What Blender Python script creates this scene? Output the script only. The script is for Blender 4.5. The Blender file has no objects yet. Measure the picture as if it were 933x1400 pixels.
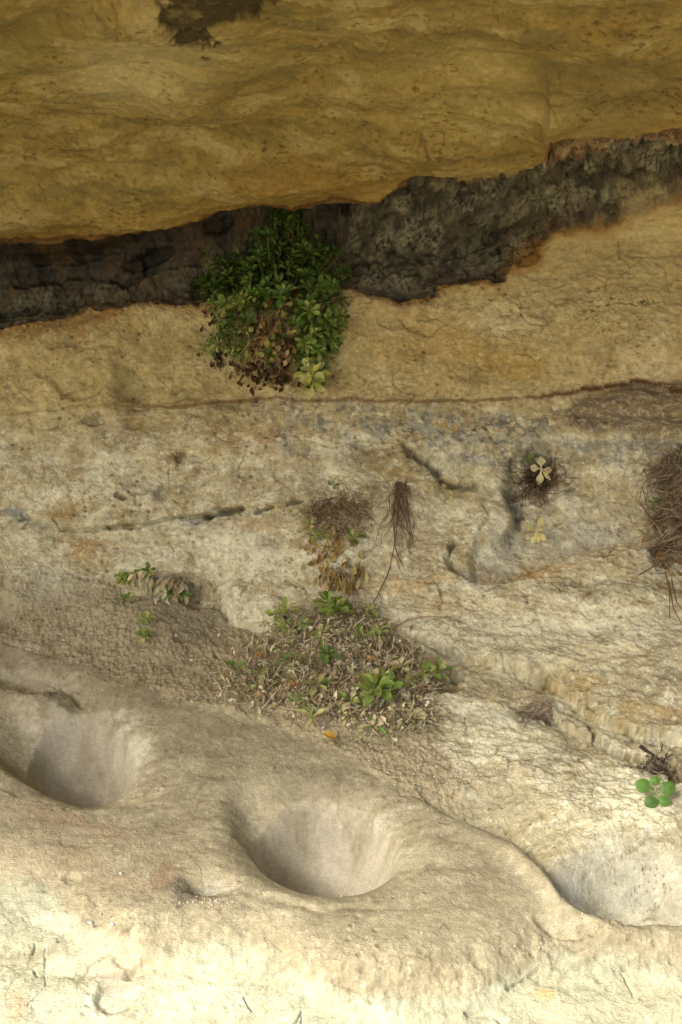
import bpy, math, random
import numpy as np
from mathutils import Vector, Matrix
from mathutils.bvhtree import BVHTree

random.seed(7)
RS = np.random.RandomState(11)
F = np.float32
C = bpy.context.scene.collection
CAMZ = 1.5
PITCH = math.radians(15)
TH = math.tan(math.radians(26))
cp, sp = math.cos(PITCH), math.sin(PITCH)

# ------------------------------------------------------------------ noise
PERM = np.concatenate([RS.permutation(512), RS.permutation(512)]).astype(np.int32)
GR = RS.rand(512) * 2 * np.pi
GX, GY = np.cos(GR).astype(F), np.sin(GR).astype(F)

def pn(x, y, seed=0):
    x = x.astype(F) + F(seed * 17.13); y = y.astype(F) - F(seed * 9.71)
    xi = np.floor(x).astype(np.int32); yi = np.floor(y).astype(np.int32)
    xf = x - xi; yf = y - yi
    u = xf*xf*xf*(xf*(xf*6-15)+10); v = yf*yf*yf*(yf*(yf*6-15)+10)
    def g(i, j, dx, dy):
        h = PERM[(PERM[i & 511] + j) & 511]
        return GX[h]*dx + GY[h]*dy
    a = g(xi, yi, xf, yf); b = g(xi+1, yi, xf-1, yf)
    c = g(xi, yi+1, xf, yf-1); d = g(xi+1, yi+1, xf-1, yf-1)
    ab = a+(b-a)*u; cd = c+(d-c)*u
    return (ab+(cd-ab)*v)*F(1.5)

def fbm(x, y, wl, octv=4, seed=0, gain=.5, ridge=False):
    r = 0; a = 1.0; s = 0
    for k in range(octv):
        n = pn(x/wl, y/wl, seed+k*3)
        if ridge: n = 1-2*np.abs(n)
        r = r + n*F(a); s += a; a *= gain; wl *= .47
    return r/F(s)

def worley(x, y, wl, seed=0):
    x = x/wl; y = y/wl
    xi = np.floor(x).astype(np.int32); yi = np.floor(y).astype(np.int32)
    d1 = np.full(x.shape, 9, F); d2 = np.full(x.shape, 9, F); idv = np.zeros(x.shape, F)
    RX = np.random.RandomState(seed).rand(512).astype(F); RY = np.random.RandomState(seed+1).rand(512).astype(F)
    for i in (-1, 0, 1):
        for j in (-1, 0, 1):
            h = PERM[(PERM[(xi+i) & 511] + yi+j) & 511]
            d = np.hypot(xi+i+RX[h]-x, yi+j+RY[h]-y)
            m = d < d1
            d2 = np.where(m, d1, np.minimum(d2, d)); idv = np.where(m, h/F(511), idv); d1 = np.where(m, d, d1)
    return d1, d2, idv

def ss(a, b, x):
    t = np.clip((x-a)/(b-a), 0, 1)
    return t*t*(3-2*t)

# ------------------------------------------------------------------ base surface of the shelter
rows = [-60, 0, 100, 200, 280, 320, 380, 430, 545, 600, 700, 800, 880, 950, 1050, 1150, 1250, 1320, 1400, 1460]
cols = [0, 233, 466, 700, 933]
ctl = {
 0:   [1.06,1.20,1.44,1.70,1.82,1.90,1.89,1.85,1.80,1.78,1.74,1.66,1.55,1.43,1.26,1.10,.970,.905,.850,.815],
 233: [1.05,1.19,1.43,1.68,1.81,1.88,1.87,1.83,1.78,1.76,1.72,1.68,1.57,1.43,1.26,1.09,.965,.900,.845,.810],
 466: [1.04,1.18,1.42,1.66,1.80,1.85,1.83,1.80,1.76,1.74,1.69,1.62,1.53,1.43,1.26,1.09,.965,.900,.845,.810],
 700: [1.02,1.16,1.40,1.63,1.76,1.80,1.78,1.76,1.73,1.71,1.66,1.57,1.47,1.38,1.25,1.12,.985,.915,.860,.825],
 933: [1.00,1.14,1.38,1.60,1.73,1.76,1.73,1.71,1.68,1.66,1.60,1.50,1.42,1.34,1.23,1.12,1.01,.930,.870,.835]}
G0 = 5
cu = np.arange(-200, 1134, G0); cv = np.arange(-60, 1461, G0)
tab = np.array([np.interp(cv, rows, ctl[c]) for c in cols])
cg = np.array([[0.0]*len(cu)]*len(cv))
for i in range(len(cv)): cg[i] = np.interp(cu, cols, tab[:, i])
def blur(a, s, axis):
    k = np.exp(-.5*(np.arange(-3*s, 3*s+1)/s)**2); k /= k.sum()
    pad = [(0, 0), (0, 0)]; pad[axis] = (3*s, 3*s)
    b = np.pad(a, pad, mode='reflect', reflect_type='odd')
    return np.apply_along_axis(lambda r: np.convolve(r, k, 'valid'), axis, b)
cg = blur(blur(cg, 4, 0), 14, 1)

def depth(u, v):
    x = (np.clip(u, -199, 1128)+200)/G0; y = (np.clip(v, -59.9, 1459)+60)/G0
    xi = x.astype(int); yi = y.astype(int); xi = np.minimum(xi, cg.shape[1]-2); yi = np.minimum(yi, cg.shape[0]-2)
    fx = x-xi; fy = y-yi
    return (cg[yi, xi]*(1-fx)+cg[yi, xi+1]*fx)*(1-fy)+(cg[yi+1, xi]*(1-fx)+cg[yi+1, xi+1]*fx)*fy

STEP = 1.3
ud = np.arange(-70, 1004, STEP)
g = STEP*np.cumprod(np.full(62, 1.112))
ul = (-70-np.cumsum(g))[::-1]; ur = ud[-1]+np.cumsum(g)
U1 = np.concatenate([ul, ud, ur])
vd = np.arange(-58, 1458, STEP*.92)
NE = 70
top_e = np.linspace(1, 0, NE, endpoint=False); bot_e = np.linspace(0, 1, NE+1)[1:]
V1 = np.concatenate([-58-top_e*900, vd, vd[-1]+bot_e*700])
U, V = np.meshgrid(U1, V1)
Vc = np.clip(V, -58, 1457)
Y = depth(U, Vc)
ty = (700-Vc)/700*TH
t = Y/(cp+ty*sp)
X = (U-466.5)/700*TH*t
Z = (-sp+ty*cp)*t
# beyond the picture: the roof runs on over the viewer to its lip, the ledge drops to the ground
e = np.clip((-58-V)/900, 0, 1); m = e > 0
pe = [0, .12, .28, .45, .62, .74, .84, 1]
Y = Y+np.interp(e, pe, [0, -.16, -.42, -.72, -.98, -1.06, -1.02, -.3]); Z = Z+np.interp(e, pe, [0, .035, .13, .30, .56, .85, 1.25, 3.2])
e = np.clip((V-1457)/700, 0, 1)
pe = [0, .1, .25, .5, 1]
Y = Y+np.interp(e, pe, [0, -.07, -.13, -.17, -.2]); Z = Z+np.interp(e, pe, [0, -.05, -.17, -.45, -.95])
P = np.stack([X, Y, Z+CAMZ], -1)
def normals(P):
    du = np.gradient(P, axis=1); dv = np.gradient(P, axis=0)
    n = np.cross(dv, du); n /= np.linalg.norm(n, axis=-1, keepdims=True)+1e-12
    return n
N = normals(P)      # must point to the viewer
if (N[len(V1)//2, len(U1)//2, 1] > 0): N = -N
arc = np.cumsum(np.linalg.norm(np.diff(P[:, len(U1)//2], axis=0), axis=1)); arc = np.concatenate([[0], arc])
SX = X.astype(F); SY = np.broadcast_to(arc[:, None], X.shape).astype(F)
Uf = U.astype(F); Vf = V.astype(F)
W1 = fbm(SX, SY, .06, 4, 40); W2 = fbm(SX, SY, .06, 4, 60)
WU = Uf+W1*14; WV = Vf+W2*10
WU2 = Uf+W1*30; WV2 = Vf+W2*24

# ------------------------------------------------------------------ tools to carve and tint
D = np.zeros(X.shape, F)
COL = np.zeros(X.shape+(3,), F)
def poly_dist(pts, u, v, closed=False):
    d = np.full(u.shape, 1e9, F); pts = list(pts)
    seg = list(zip(pts[:-1], pts[1:])) + ([(pts[-1], pts[0])] if closed else [])
    for (ax, ay), (bx, by) in seg:
        dx, dy = bx-ax, by-ay; L = dx*dx+dy*dy+1e-9
        tt = np.clip(((u-ax)*dx+(v-ay)*dy)/L, 0, 1)
        d = np.minimum(d, np.hypot(u-ax-tt*dx, v-ay-tt*dy))
    return d
def inside(pts, u, v):
    r = np.zeros(u.shape, bool); n = len(pts)
    for i in range(n):
        (ax, ay), (bx, by) = pts[i], pts[(i+1) % n]
        if ay == by: continue
        c = ((ay > v) != (by > v)) & (u < (bx-ax)*(v-ay)/(by-ay)+ax)
        r ^= c
    return r
def box(pts, pad, warp=30):
    xs = [p[0] for p in pts]; ys = [p[1] for p in pts]; pad += warp
    j0, j1 = np.searchsorted(U1, [min(xs)-pad, max(xs)+pad]); i0, i1 = np.searchsorted(V1, [min(ys)-pad, max(ys)+pad])
    return slice(i0, max(i1, i0+1)), slice(j0, max(j1, j0+1))
def pmask(pts, soft=6, wu=None, wv=None):
    """soft polygon mask, 0..1, warped edges"""
    wu = WU if wu is None else wu; wv = WV if wv is None else wv
    s = box(pts, soft); M = np.zeros(X.shape, F)
    u, v = wu[s], wv[s]
    d = poly_dist(pts, u, v, True); ins = inside(pts, u, v)
    M[s] = ss(-soft, soft, np.where(ins, d, -d)); return M
def ell(cx, cy, rx, ry, rot=0, warp=1):
    s = box([(cx, cy)], 3.2*max(rx, ry)); r = np.full(X.shape, 9, F)
    wu = Uf[s]+(WU[s]-Uf[s])*warp-cx; wv = Vf[s]+(WV[s]-Vf[s])*warp-cy
    c, q = math.cos(math.radians(rot)), math.sin(math.radians(rot))
    r[s] = np.hypot((wu*c+wv*q)/rx, (-wu*q+wv*c)/ry); return r
def dent(cx, cy, rx, ry, dep, rot=0, edge=.35, warp=1):
    """hollow with a definite rim"""
    r = ell(cx, cy, rx, ry, rot, warp); m = ss(1+edge*.4, 1-edge, r)
    D[...] -= dep*m*(1-.25*np.clip(r, 0, 1)**2); return m
def tint(m, col, k=1.0):
    ri = np.flatnonzero((m > .002).any(1)); cj = np.flatnonzero((m > .002).any(0))
    if not len(ri): return
    s = (slice(ri[0], ri[-1]+1), slice(cj[0], cj[-1]+1))
    m = (m[s]*k)[..., None]; COL[s] = COL[s]*(1-m)+np.array(col, F)*m
def mul(m, f):
    f = np.array(f, F) if not np.isscalar(f) else np.array([f]*3, F)
    COL[...] = COL*(1-m[..., None]*(1-f))
def crack(pts, w=1.6, dep=.004, darken=.35, warp=1, fade=True, col=(.05, .04, .03)):
    s = box(pts, w*5); u = Uf[s]+(WU[s]-Uf[s])*warp; v = Vf[s]+(WV[s]-Vf[s])*warp
    d = poly_dist(pts, u, v)
    ww = w*(.55+.9*np.clip(.5+pn(Uf[s]/13, Vf[s]/13, 5), 0, 1))
    m = np.exp(-(d/ww)**2).astype(F)
    D[s] -= dep*m*1.4
    k = (m*min(1, darken*1.25))[..., None]; COL[s] = COL[s]*(1-k)+np.array(col, F)*k  # dark colour laid along the groove as well
def shelf(pts, dep, reach, side=1, lip=2.5, warp=1, ends=40):
    """an edge running left to right: the rock on one side steps back sharply and comes out again over `reach` px"""
    xs = [p[0] for p in pts]; ys = [p[1] for p in pts]
    s = box(pts, reach*3)
    u = Uf[s]+(WU[s]-Uf[s])*warp; v = Vf[s]+(WV[s]-Vf[s])*warp
    d = (v-np.interp(u, xs, ys))*side
    env = ss(xs[0]-ends*.2, xs[0]+ends, u)*ss(xs[-1]+ends*.2, xs[-1]-ends, u)
    D[s] -= dep*env*ss(-lip, lip, d)*np.exp(-(np.maximum(d, 0)/reach)**1.5)

# lines read from the place (frame of 933 x 1400)
L1x = [-400, 0, 60, 120, 170, 230, 300, 360, 400, 470, 520, 545, 570, 610, 640, 690, 735, 742, 752, 1400]
L1y = [345, 333, 335, 330, 322, 308, 292, 290, 298, 286, 285, 262, 250, 252, 262, 250, 234, 226, 192, 150]
LTx = [-400, 640, 672, 720, 760, 820, 933, 1400]; LTy = [999, 260, 203, 196, 190, 185, 171, 150]
L2x = [-400, 0, 60, 130, 200, 270, 340, 400, 462, 500, 560, 590, 602, 630, 690, 702, 735, 760, 800, 830, 870, 900, 933, 1400]
L2y = [470, 450, 436, 422, 415, 416, 400, 392, 386, 404, 409, 405, 391, 382, 380, 360, 335, 316, 308, 305, 295, 276, 262, 220]
L3x = [-400, 0, 50, 100, 160, 230, 300, 380, 420, 470, 560, 640, 740, 780, 830, 870, 933, 1400]
L3y = [575, 568, 562, 556, 552, 554, 547, 544, 549, 546, 549, 546, 541, 536, 529, 521, 535, 545]
wl_ = Uf+W1*8; 
fine = fbm(SX, SY, .02, 3, 81)
lobe = [(585, 262), (640, 268), (700, 256), (738, 240), (745, 222), (728, 206), (672, 203), (600, 200)]
b1 = np.interp(wl_, L1x, L1y)+W2*5+fine*3
bT = np.interp(wl_, LTx, LTy)+W2*4+fine*2
b2 = np.interp(Uf+W1*16, L2x, L2y)+W2*12+fine*6
b3 = np.interp(wl_, L3x, L3y)+W2*4+fine*3
lobe_m = pmask(lobe, 3) > .5
# smooth signed distance surrogates
sd_top = np.where(Uf < 752, Vf-b1, Vf-bT)
sd_bot = b2-Vf
seam = ss(-2.5, 5, sd_top)*ss(-3, 4, sd_bot)
right = ss(430, 520, Uf)
over = (Vf < 700) & (sd_top <= 0)
overm = ss(3, -3, sd_top)*(Vf < 700)

SOILT = [(-300, 765), (0, 772), (80, 778), (130, 803), (170, 806), (250, 812), (300, 832), (350, 866), (385, 850), (430, 836), (510, 836), (560, 874), (592, 918), (598, 975), (618, 1045), (648, 1100)]
SOILB = [(618, 1108), (560, 1082), (480, 1034), (400, 1002), (310, 972), (240, 962), (200, 938), (140, 908), (60, 893), (0, 875), (-300, 860)]
soil = pmask(SOILT+SOILB, 9)
LEDX = [-600, -200, 0, 60, 140, 200, 240, 310, 400, 480, 560, 600, 640, 700, 740, 765, 800, 860, 933, 1500]
LEDY = [830, 860, 875, 893, 908, 938, 962, 972, 1002, 1034, 1082, 1108, 1124, 1156, 1196, 1230, 1250, 1262, 1264, 1260]
led_d = Vf-np.interp(Uf+W1*3, LEDX, LEDY)
ledge = (ss(-3, 3, led_d)*(1-soil)).astype(F)
LIPX = [-600, 0, 60, 130, 180, 230, 300, 360, 420, 480, 560, 640, 700, 760, 830, 933, 1500]
LIPY = [1150, 1178, 1205, 1262, 1290, 1282, 1272, 1285, 1318, 1345, 1352, 1345, 1312, 1284, 1290, 1305, 1310]
lip_d = Vf-np.interp(WU2, LIPX, LIPY)+fine*10

# ------------------------------------------------------------------ relief
mid = ((Vf > 400) & (ledge+soil < .5)).astype(F)
big = fbm(SX, SY*1.3, .42, 2, 1)
med = fbm(SX, SY*1.5, .13, 4, 2)
sml = fbm(SX, SY*1.2, .035, 4, 3)
tiny = fbm(SX, SY, .009, 3, 4)
calm = np.clip(1-.62*ledge, 0, 1)
D += (big*.020+med*.012)*calm + sml*.0034*(1-.78*ledge) + tiny*.0017*(1-.6*ledge)
D += fbm(SX, SY*2.2, .05, 4, 217, .6, True)*.0008*mid
bl = fbm(SX, SY, .016, 4, 220, .7); D += .0022*bl*(1-.85*ledge)*(1-.4*overm)-.0030*ss(.25, .6, bl)*(1-.7*ledge)*(1-.5*overm)
D += overm*(.034*fbm(SX+SY*.4, SY*1.8, .34, 2, 226)+.005*fbm(SX-SY*.3, SY*2.2, .12, 2, 228, .5, True))
D -= overm*(sml*.0018+med*.005)
# thin exfoliation plates: terraced noise leaves sharp little edges
tn = fbm(SX, SY*1.7, .16, 5, 9, .58)*9; fr = tn-np.floor(tn)
plates = (np.floor(tn)+ss(.0, .14, fr))/9
gate = ss(-.12, .22, fbm(SX, SY, .2, 3, 210))
D += (plates*.007*gate+tn/9*.007*(1-gate))*(1-.8*soil)*(1-.88*ledge)*(1-.5*overm)
tn = fbm(SX, SY*1.3, .055, 4, 19, .6)*5; fr = tn-np.floor(tn)
g2 = ss(.0, .3, fbm(SX, SY, .12, 3, 214))
D += ((np.floor(tn)+ss(0, .2, fr))*g2+tn*(1-g2))/5*.0030*mid
edge1 = np.exp(-((fr-.02)/.05)**2)*mid*g2
# slim cracks everywhere on the pale wall
wd1, wd2, wid = worley(SX+W1*.02, SY+W2*.02, .055, 3)
crk = np.exp(-((wd2-wd1)/.035)**2)*ss(.05, .4, fbm(SX, SY, .09, 3, 33))
D -= crk*.0026*(1-.9*soil)*(1-.9*ledge)*(1-.6*overm)
# pits
wd1p, _, pid = worley(SX, SY*1.25, .016, 8)
pit = ss(.28, .08, wd1p)*(pid > .62)*ss(-.1, .35, fbm(SX, SY, .12, 3, 44))
D -= pit*.0028*(1-.7*soil)*(1-.35*ledge)
# dark seam: deep on the left, shallow and facetted on the right
leftm = 1-right
D -= seam*(.030+.050*leftm*ss(0, 22, sd_top)*ss(-4, 55, sd_bot)-.012*right)
QX = Uf*F(.0011); QY = Vf*F(.0011)
fac1, fac2, fid = worley(QX+W1*.01, QY*1.5+QX*.35, .022, 21)
D += seam*((fid-.5)*.016+(fac2-fac1)*.008+fbm(QX, QY*2+QX*.6, .03, 4, 23, .65)*.016)*(.6+.4*right)
for a in ((188, 350, 40, 7, .030, -12), (286, 328, 24, 4, .02, -10), (110, 347, 40, 5, .02, -3), (467, 313, 8, 5, .04, 0), (60, 352, 40, 5, .02, 0), (925, 215, 30, 8, .02, -15)):
    dent(a[0], a[1], a[2], a[3], a[4], a[5], .3, .5)
shelf([(-80, 380), (0, 374), (80, 366), (150, 374), (210, 362), (270, 352)], .022, 16, -1, 2, ends=10)
shelf([(-80, 412), (30, 408), (120, 398), (200, 396), (260, 386)], .016, 12, -1, 2, ends=10)
shelf([(500, 372), (560, 352), (640, 345), (700, 318), (780, 282), (860, 268)], .010, 14, -1, 2, ends=20)
# roof: rounded lip bulging out above the seam, soft ridges and scoops
D += overm*(.024*np.exp(-((sd_top+42)/38)**2)-.008*np.exp(-((sd_top)/9)**2))
D += lobe_m*.003
shelf([(560, 206), (610, 203), (672, 204), (745, 212)], .008, 14, 1, 2)
shelf([(90, 207), (150, 190), (210, 180), (270, 172), (330, 166)], .010, 22, 1, 5)
shelf([(360, 162), (400, 149), (440, 140)], .008, 18, 1, 4)
shelf([(-60, 262), (30, 250), (90, 236), (150, 218)], .010, 30, 1, 8)
shelf([(0, 60), (60, 38), (130, 22), (210, -5)], .016, 34, -1, 6)
shelf([(520, 60), (640, 75), (760, 88), (880, 74)], .010, 34, 1, 10)
shelf([(440, 110), (520, 60), (600, 20)], .010, 30, -1, 9)
shelf([(250, 275), (280, 250), (300, 235)], .006, 16, 1, 4)
dent(102, 187, 22, 6, .006, -6); dent(790, 172, 38, 15, .016, 3, .25); dent(885, 120, 60, 24, .012, -20, .6)
D += .010*ss(1.2, .2, ell(700, 150, 90, 40, -8))+.012*ss(1.3, 0, ell(300, 110, 120, 55, -15))+.01*ss(1.3, 0, ell(90, 120, 90, 50, -20))
strat = pmask([(742, 200), (760, 190), (820, 187), (1100, 168), (1100, 182), (933, 196), (850, 208), (780, 212), (748, 212)], 3)
D += strat*(.018+.006*np.sin((Vf+Uf*.09)*.75+W1*4))
DARKT = pmask([(190, -60), (212, -4), (222, 14), (238, 22), (244, 44), (262, 58), (290, 60), (300, 44), (290, 22), (318, 10), (340, 24), (372, 2), (420, -30), (400, -60)], 2.5, Uf+W1*30+fine*22+4, Vf+W2*30+fine*14-10)
D -= DARKT*.006*(1+fbm(SX, SY, .02, 3, 12))
# pale layer edge over the seam on the right
D += ss(14, 0, np.abs(Vf-b2-12))*.004*right
dent(722, 352, 20, 10, .006, -35, .2); crack([(738, 346), (752, 338)], 2, .004)
# first pale layer ends in an undercut at L3
und = np.exp(-(np.maximum(Vf-b3, 0)/26)**1.3)*ss(-2, 2.5, Vf-b3)
D -= und*(.010+.014*ss(140, 180, Uf)*ss(400, 330, Uf)+.006*ss(730, 800, Uf))
low = ss(-2, 3, Vf-b3)*ss(625, 560, Vf)
D -= low*.004
SPK = pmask([(360, 548), (470, 548), (640, 548), (760, 540), (800, 600), (1100, 600), (1100, 620), (760, 620), (700, 640), (620, 640), (560, 606), (490, 600), (420, 640), (370, 610)], 14)
wa, wb, wi = worley(SX+W1*.006, SY+W2*.006, .0085, 31)
D += SPK*((wi-.5)*.0032)
MAUVE = pmask([(790, 545), (840, 530), (880, 524), (1100, 540), (1100, 596), (850, 594), (800, 590), (770, 575)], 7)
D += MAUVE*(.010+.010*fbm(SX-SY*.8, SY*1.6, .05, 4, 61, .55)); 
shelf([(750, 598), (830, 601), (933, 600), (1100, 602)], .009, 20, 1, 2)
# block panels top left
dent(182, 528, 26, 32, .016, 0, .5, .6); D -= .010*ss(420, 150, Uf)*pmask([(156, 500), (160, 542), (186, 553), (360, 546), (392, 470), (300, 440), (200, 440), (165, 462)], 5)
D += .010*pmask([(52, 488), (90, 472), (150, 478), (153, 545), (120, 552), (60, 555), (40, 530)], 6)
dent(104, 524, 38, 25, .013, 15, .25); dent(62, 500, 22, 18, .010); dent(22, 510, 30, 30, .006)
for a in ((131, 572, 15, 10, .010), (179, 580, 15, 11, .009), (148, 593, 12, 7, .007), (249, 630, 7, 8, .008), (165, 678, 8, 5, .006), (207, 669, 11, 7, .004),
          (335, 650, 5, 5, .006), (563, 473, 5, 5, .003), (745, 799, 5, 4, .005), (795, 799, 7, 5, .006), (40, 705, 14, 6, .006), (877, 445, 9, 7, .004), (906, 437, 6, 4, .004), (884, 413, 16, 4, .006)):
    dent(*a)
dent(545, 440, 30, 12, .007, 0, .2); dent(585, 432, 20, 8, .006, -10, .2)
shelf([(540, 428), (552, 450), (585, 460), (620, 440)], .006, 9, -1, 1.5, ends=10)
shelf([(650, 430), (690, 426), (745, 420), (748, 450)], .005, 10, 1, 1.5, ends=10)
for pts in ([(742, 420), (746, 436), (738, 450), (700, 452), (680, 448)], [(745, 408), (762, 418)], [(632, 497), (642, 505), (640, 520)], [(655, 528), (655, 538)], [(848, 330), (850, 352)], [(690, 455), (700, 462)],
            [(222, 276), (232, 268)], [(290, 480), (300, 500)], [(100, 540), (130, 520)], [(845, 415), (870, 418)]):
    crack(pts, 1.4, .003, .4)
# strike with a dark slit on the left, wall steps at it
shelf([(-80, 704), (40, 706), (70, 722), (130, 722), (190, 718), (240, 706), (330, 693), (390, 687), (430, 682)], .010, 26, 1, 1.6)
crack([(280, 705), (300, 702), (329, 695)], 3.0, .026, .95, .3); crack([(350, 698), (372, 693)], 2.2, .02, .95, .3); crack([(395, 687), (412, 685)], 2.2, .016, .95, .3); crack([(130, 724), (190, 719), (240, 707), (280, 704)], 1.8, .008, .75, .4)
crack([(24, 708), (44, 706), (26, 722)], 1.6, .006, .5); crack([(75, 708), (85, 722), (130, 726), (190, 722)], 1.6, .005, .4)
# brown scar and black diagonal cleft in the middle
dent(520, 630, 40, 30, .006, 10, .3)
shelf([(480, 604), (520, 603), (548, 606), (562, 622), (590, 640), (610, 660), (650, 666)], .012, 14, 1, 1.6, ends=12)
crack([(552, 608), (575, 626), (600, 646)], 3.6, .028, .95, .4); crack([(604, 654), (622, 663), (650, 663)], 3.2, .026, .95, .4); crack([(578, 650), (590, 640)], 1.4, .005, .5)  # cleft blackened in colour: dark debris, and shade painted in
# alcove on the right of the middle
alc = pmask([(697, 625), (740, 605), (790, 625), (850, 650), (905, 700), (890, 745), (820, 745), (760, 768), (722, 784), (668, 790), (640, 786), (650, 740), (688, 742), (700, 700), (690, 660)], 7)
D -= alc*.026
D += .012*ss(1.25, .3, ell(655, 712, 46, 42))
shelf([(612, 740), (618, 772), (640, 789), (680, 792), (712, 784), (735, 772), (770, 762), (830, 742), (880, 728)], .012, 30, -1, 2, ends=10)
crack([(620, 742), (612, 760), (620, 780), (640, 791), (672, 795)], 2.6, .014, .8, .5, col=(.16, .08, .04)); crack([(668, 794), (702, 790), (722, 779), (738, 768), (762, 766)], 2.6, .010, .7, .5, col=(.22, .11, .05)); crack([(762, 766), (800, 754), (840, 738)], 1.6, .006, .5, .6, col=(.28, .17, .09))
crack([(700, 640), (692, 665), (704, 700), (686, 742)], 3, .004, .3); dent(702, 690, 14, 28, .010, 0, .6)
dent(740, 640, 24, 22, .022, 0, .5); dent(810, 695, 22, 9, .005, 0, .2); dent(905, 755, 20, 25, .020, 0, .4)
D += .016*ss(1.3, .2, ell(820, 800, 120, 50, -12))
# hollow above the left tuft; edge between wall and soil
dent(265, 808, 42, 20, .026, 12, .5); crack([(286, 818), (300, 828), (308, 838)], 2.4, .008, .7)
shelf([(-80, 752), (30, 752), (90, 748), (140, 775), (200, 768)], .012, 30, 1, 6)
dent(-10, 835, 34, 26, .045, 0, .5, .4)
shelf([(130, 795), (200, 786), (270, 800), (330, 845), (380, 858)], .012, 22, 1, 4)
dent(400, 832, 28, 14, .014, 10)
# slanting splits lower right
dent(605, 925, 28, 18, .020, 20, .5); crack([(585, 912), (612, 910), (640, 928)], 2.2, .010, .75)
dent(618, 893, 26, 9, .006, 10)
shelf([(560, 862), (600, 885), (640, 900), (690, 908), (720, 920), (748, 930), (800, 962), (860, 986), (940, 1008), (1000, 1020)], .016, 30, 1, 2.2)
crack([(690, 908), (715, 916), (745, 930)], 3.4, .012, .75); crack([(722, 930), (742, 938)], 2.0, .006, .6); crack([(806, 955), (820, 968)], 1.6, .005, .6)
shelf([(700, 960), (735, 962), (760, 968), (790, 990), (820, 1004), (870, 1022), (915, 1040), (950, 1070)], .016, 26, 1, 2.2)
crack([(808, 978), (810, 996), (842, 1014), (880, 1026), (915, 1040)], 2.4, .010, .6); crack([(868, 1000), (905, 1012), (933, 1014)], 2.2, .008, .7, col=(.10, .03, .02))
dent(757, 972, 10, 8, .02); dent(905, 1042, 26, 14, .024, 25); dent(925, 1060, 14, 12, .02)
for pts_, w_, d_ in (([(762, 958), (800, 974), (838, 984)], 1.8, .006), ([(858, 990), (880, 1001), (905, 1006), (935, 1004)], 2.6, .010), ([(812, 985), (810, 1000), (818, 1008)], 1.5, .005), ([(690, 962), (672, 950), (650, 944)], 1.3, .004),
                     ([(830, 1010), (860, 1024), (872, 1034)], 2.2, .009), ([(640, 1098), (660, 1110), (690, 1118)], 1.4, .004), ([(560, 870), (585, 880)], 1.8, .006), ([(598, 902), (612, 912), (640, 930)], 2.4, .012), ([(800, 1060), (812, 1080), (808, 1096)], 1.2, .003),
                     ([(420, 600), (450, 612), (480, 606)], 1.2, .003), ([(660, 690), (668, 706), (655, 725)], 1.4, .004), ([(820, 680), (840, 676), (860, 682)], 1.3, .003), ([(150, 650), (160, 640), (150, 630)], 1.2, .003), ([(232, 742), (240, 752)], 1.4, .004), ([(140, 768), (146, 780)], 1.6, .005)): crack(pts_, w_, d_, .75, .4)
# ledge: lip, mortar holes, trough
D += -.030*ss(-60, 40, lip_d)*np.clip((Vf-1150)/150, 0, 1)
bm = np.maximum(ss(1.12, .92, ell(443, 1144, 113, 66, 6, .35)), ss(1.12, .92, ell(112, 1020, 82, 60, 10, .35)))
D = D*(1-.97*bm)
def bowl(cx, cy, rx, ry, dep, rot=0, p=2.1, flare=.022, warp=.10):
    r = ell(cx, cy, rx, ry, rot, warp)
    D[...] -= dep*np.clip(1-r, 0, 1)**.0*np.where(r < 1, (1-np.clip(r, 0, 1)**p), 0).astype(F)*ss(1.02, .80, r)**.6
    D[...] -= flare*np.exp(-(np.maximum(r-.8, 0)/.36)**2)*1.0
    return r
r2 = bowl(445, 1146, 107, 63, .15, 6)
r2b = ell(360, 1120, 60, 38, 40, .4); D -= .020*ss(1.2, .1, r2b)
r1 = bowl(108, 1022, 78, 57, .135, 10)
r1b = ell(30, 1005, 80, 46, 20, .4); D -= .030*ss(1.2, .1, r1b)
D -= .010*ss(1.3, .4, ell(90, 1030, 140, 78, 6, .4))
rs = ell(287, 1207, 40, 20, 5, 1); D -= .012*ss(1.2, .2, rs)
dent(60, 930, 90, 20, .010, 10, .6); 
dent(100, 944, 20, 4, .006, 35, .5, .5)
D += .012*ss(1.2, .1, ell(60, 958, 60, 22, 14))
tm = ss(1.25, .7, ell(870, 1200, 130, 66, 12, .4))*(1-ledge)
D = D-.8*tm*(med*.012+sml*.0034+plates*.007+tn*.0006+tiny*.001)
# wall behind the trough drops behind the ledge edge
dd = -led_d
env = ss(560, 760, Uf)
D -= env*.050*ss(-3, 5, dd)*np.exp(-(np.maximum(dd, 0)/62)**1.6)*ss(500, 620, Uf)
D -= .06*ss(1.25, .1, ell(860, 1205, 90, 52, 14, .4))*ss(-2, 8, dd)
D += env*.012*np.exp(-(dd+14)**2/16**2)*(dd < 10)
shelf([(560, 1068), (600, 1106), (640, 1122), (700, 1154), (745, 1192)], .014, 26, -1, 2.5, .3)
dent(780, 1262, 46, 11, .010, 14, .5); shelf([(-60, 1052), (0, 1075), (40, 1092), (110, 1102), (190, 1092), (240, 1080)], .008, 18, -1, 4, .5)
shelf([(330, 1215), (380, 1222), (440, 1238), (520, 1236), (620, 1222)], .004, 16, 1, 5)
for pts in ([(44, 1294), (46, 1302)], [(40, 1260), (36, 1272)], [(395, 1385), (410, 1360), (404, 1398)], [(78, 1256), (96, 1252)], [(700, 1330), (720, 1315), (740, 1300)], 
            [(640, 1368), (680, 1372), (700, 1385)], [(330, 1345), (345, 1360)], [(855, 1310), (870, 1340)]):
    crack(pts, 1.5, .003, .4)
crack([(118, 1084), (122, 1040), (128, 1010), (150, 985)], .9, .0015, .4, .5); crack([(445, 1110), (450, 1150)], .8, .001, .3, .5)
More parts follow.
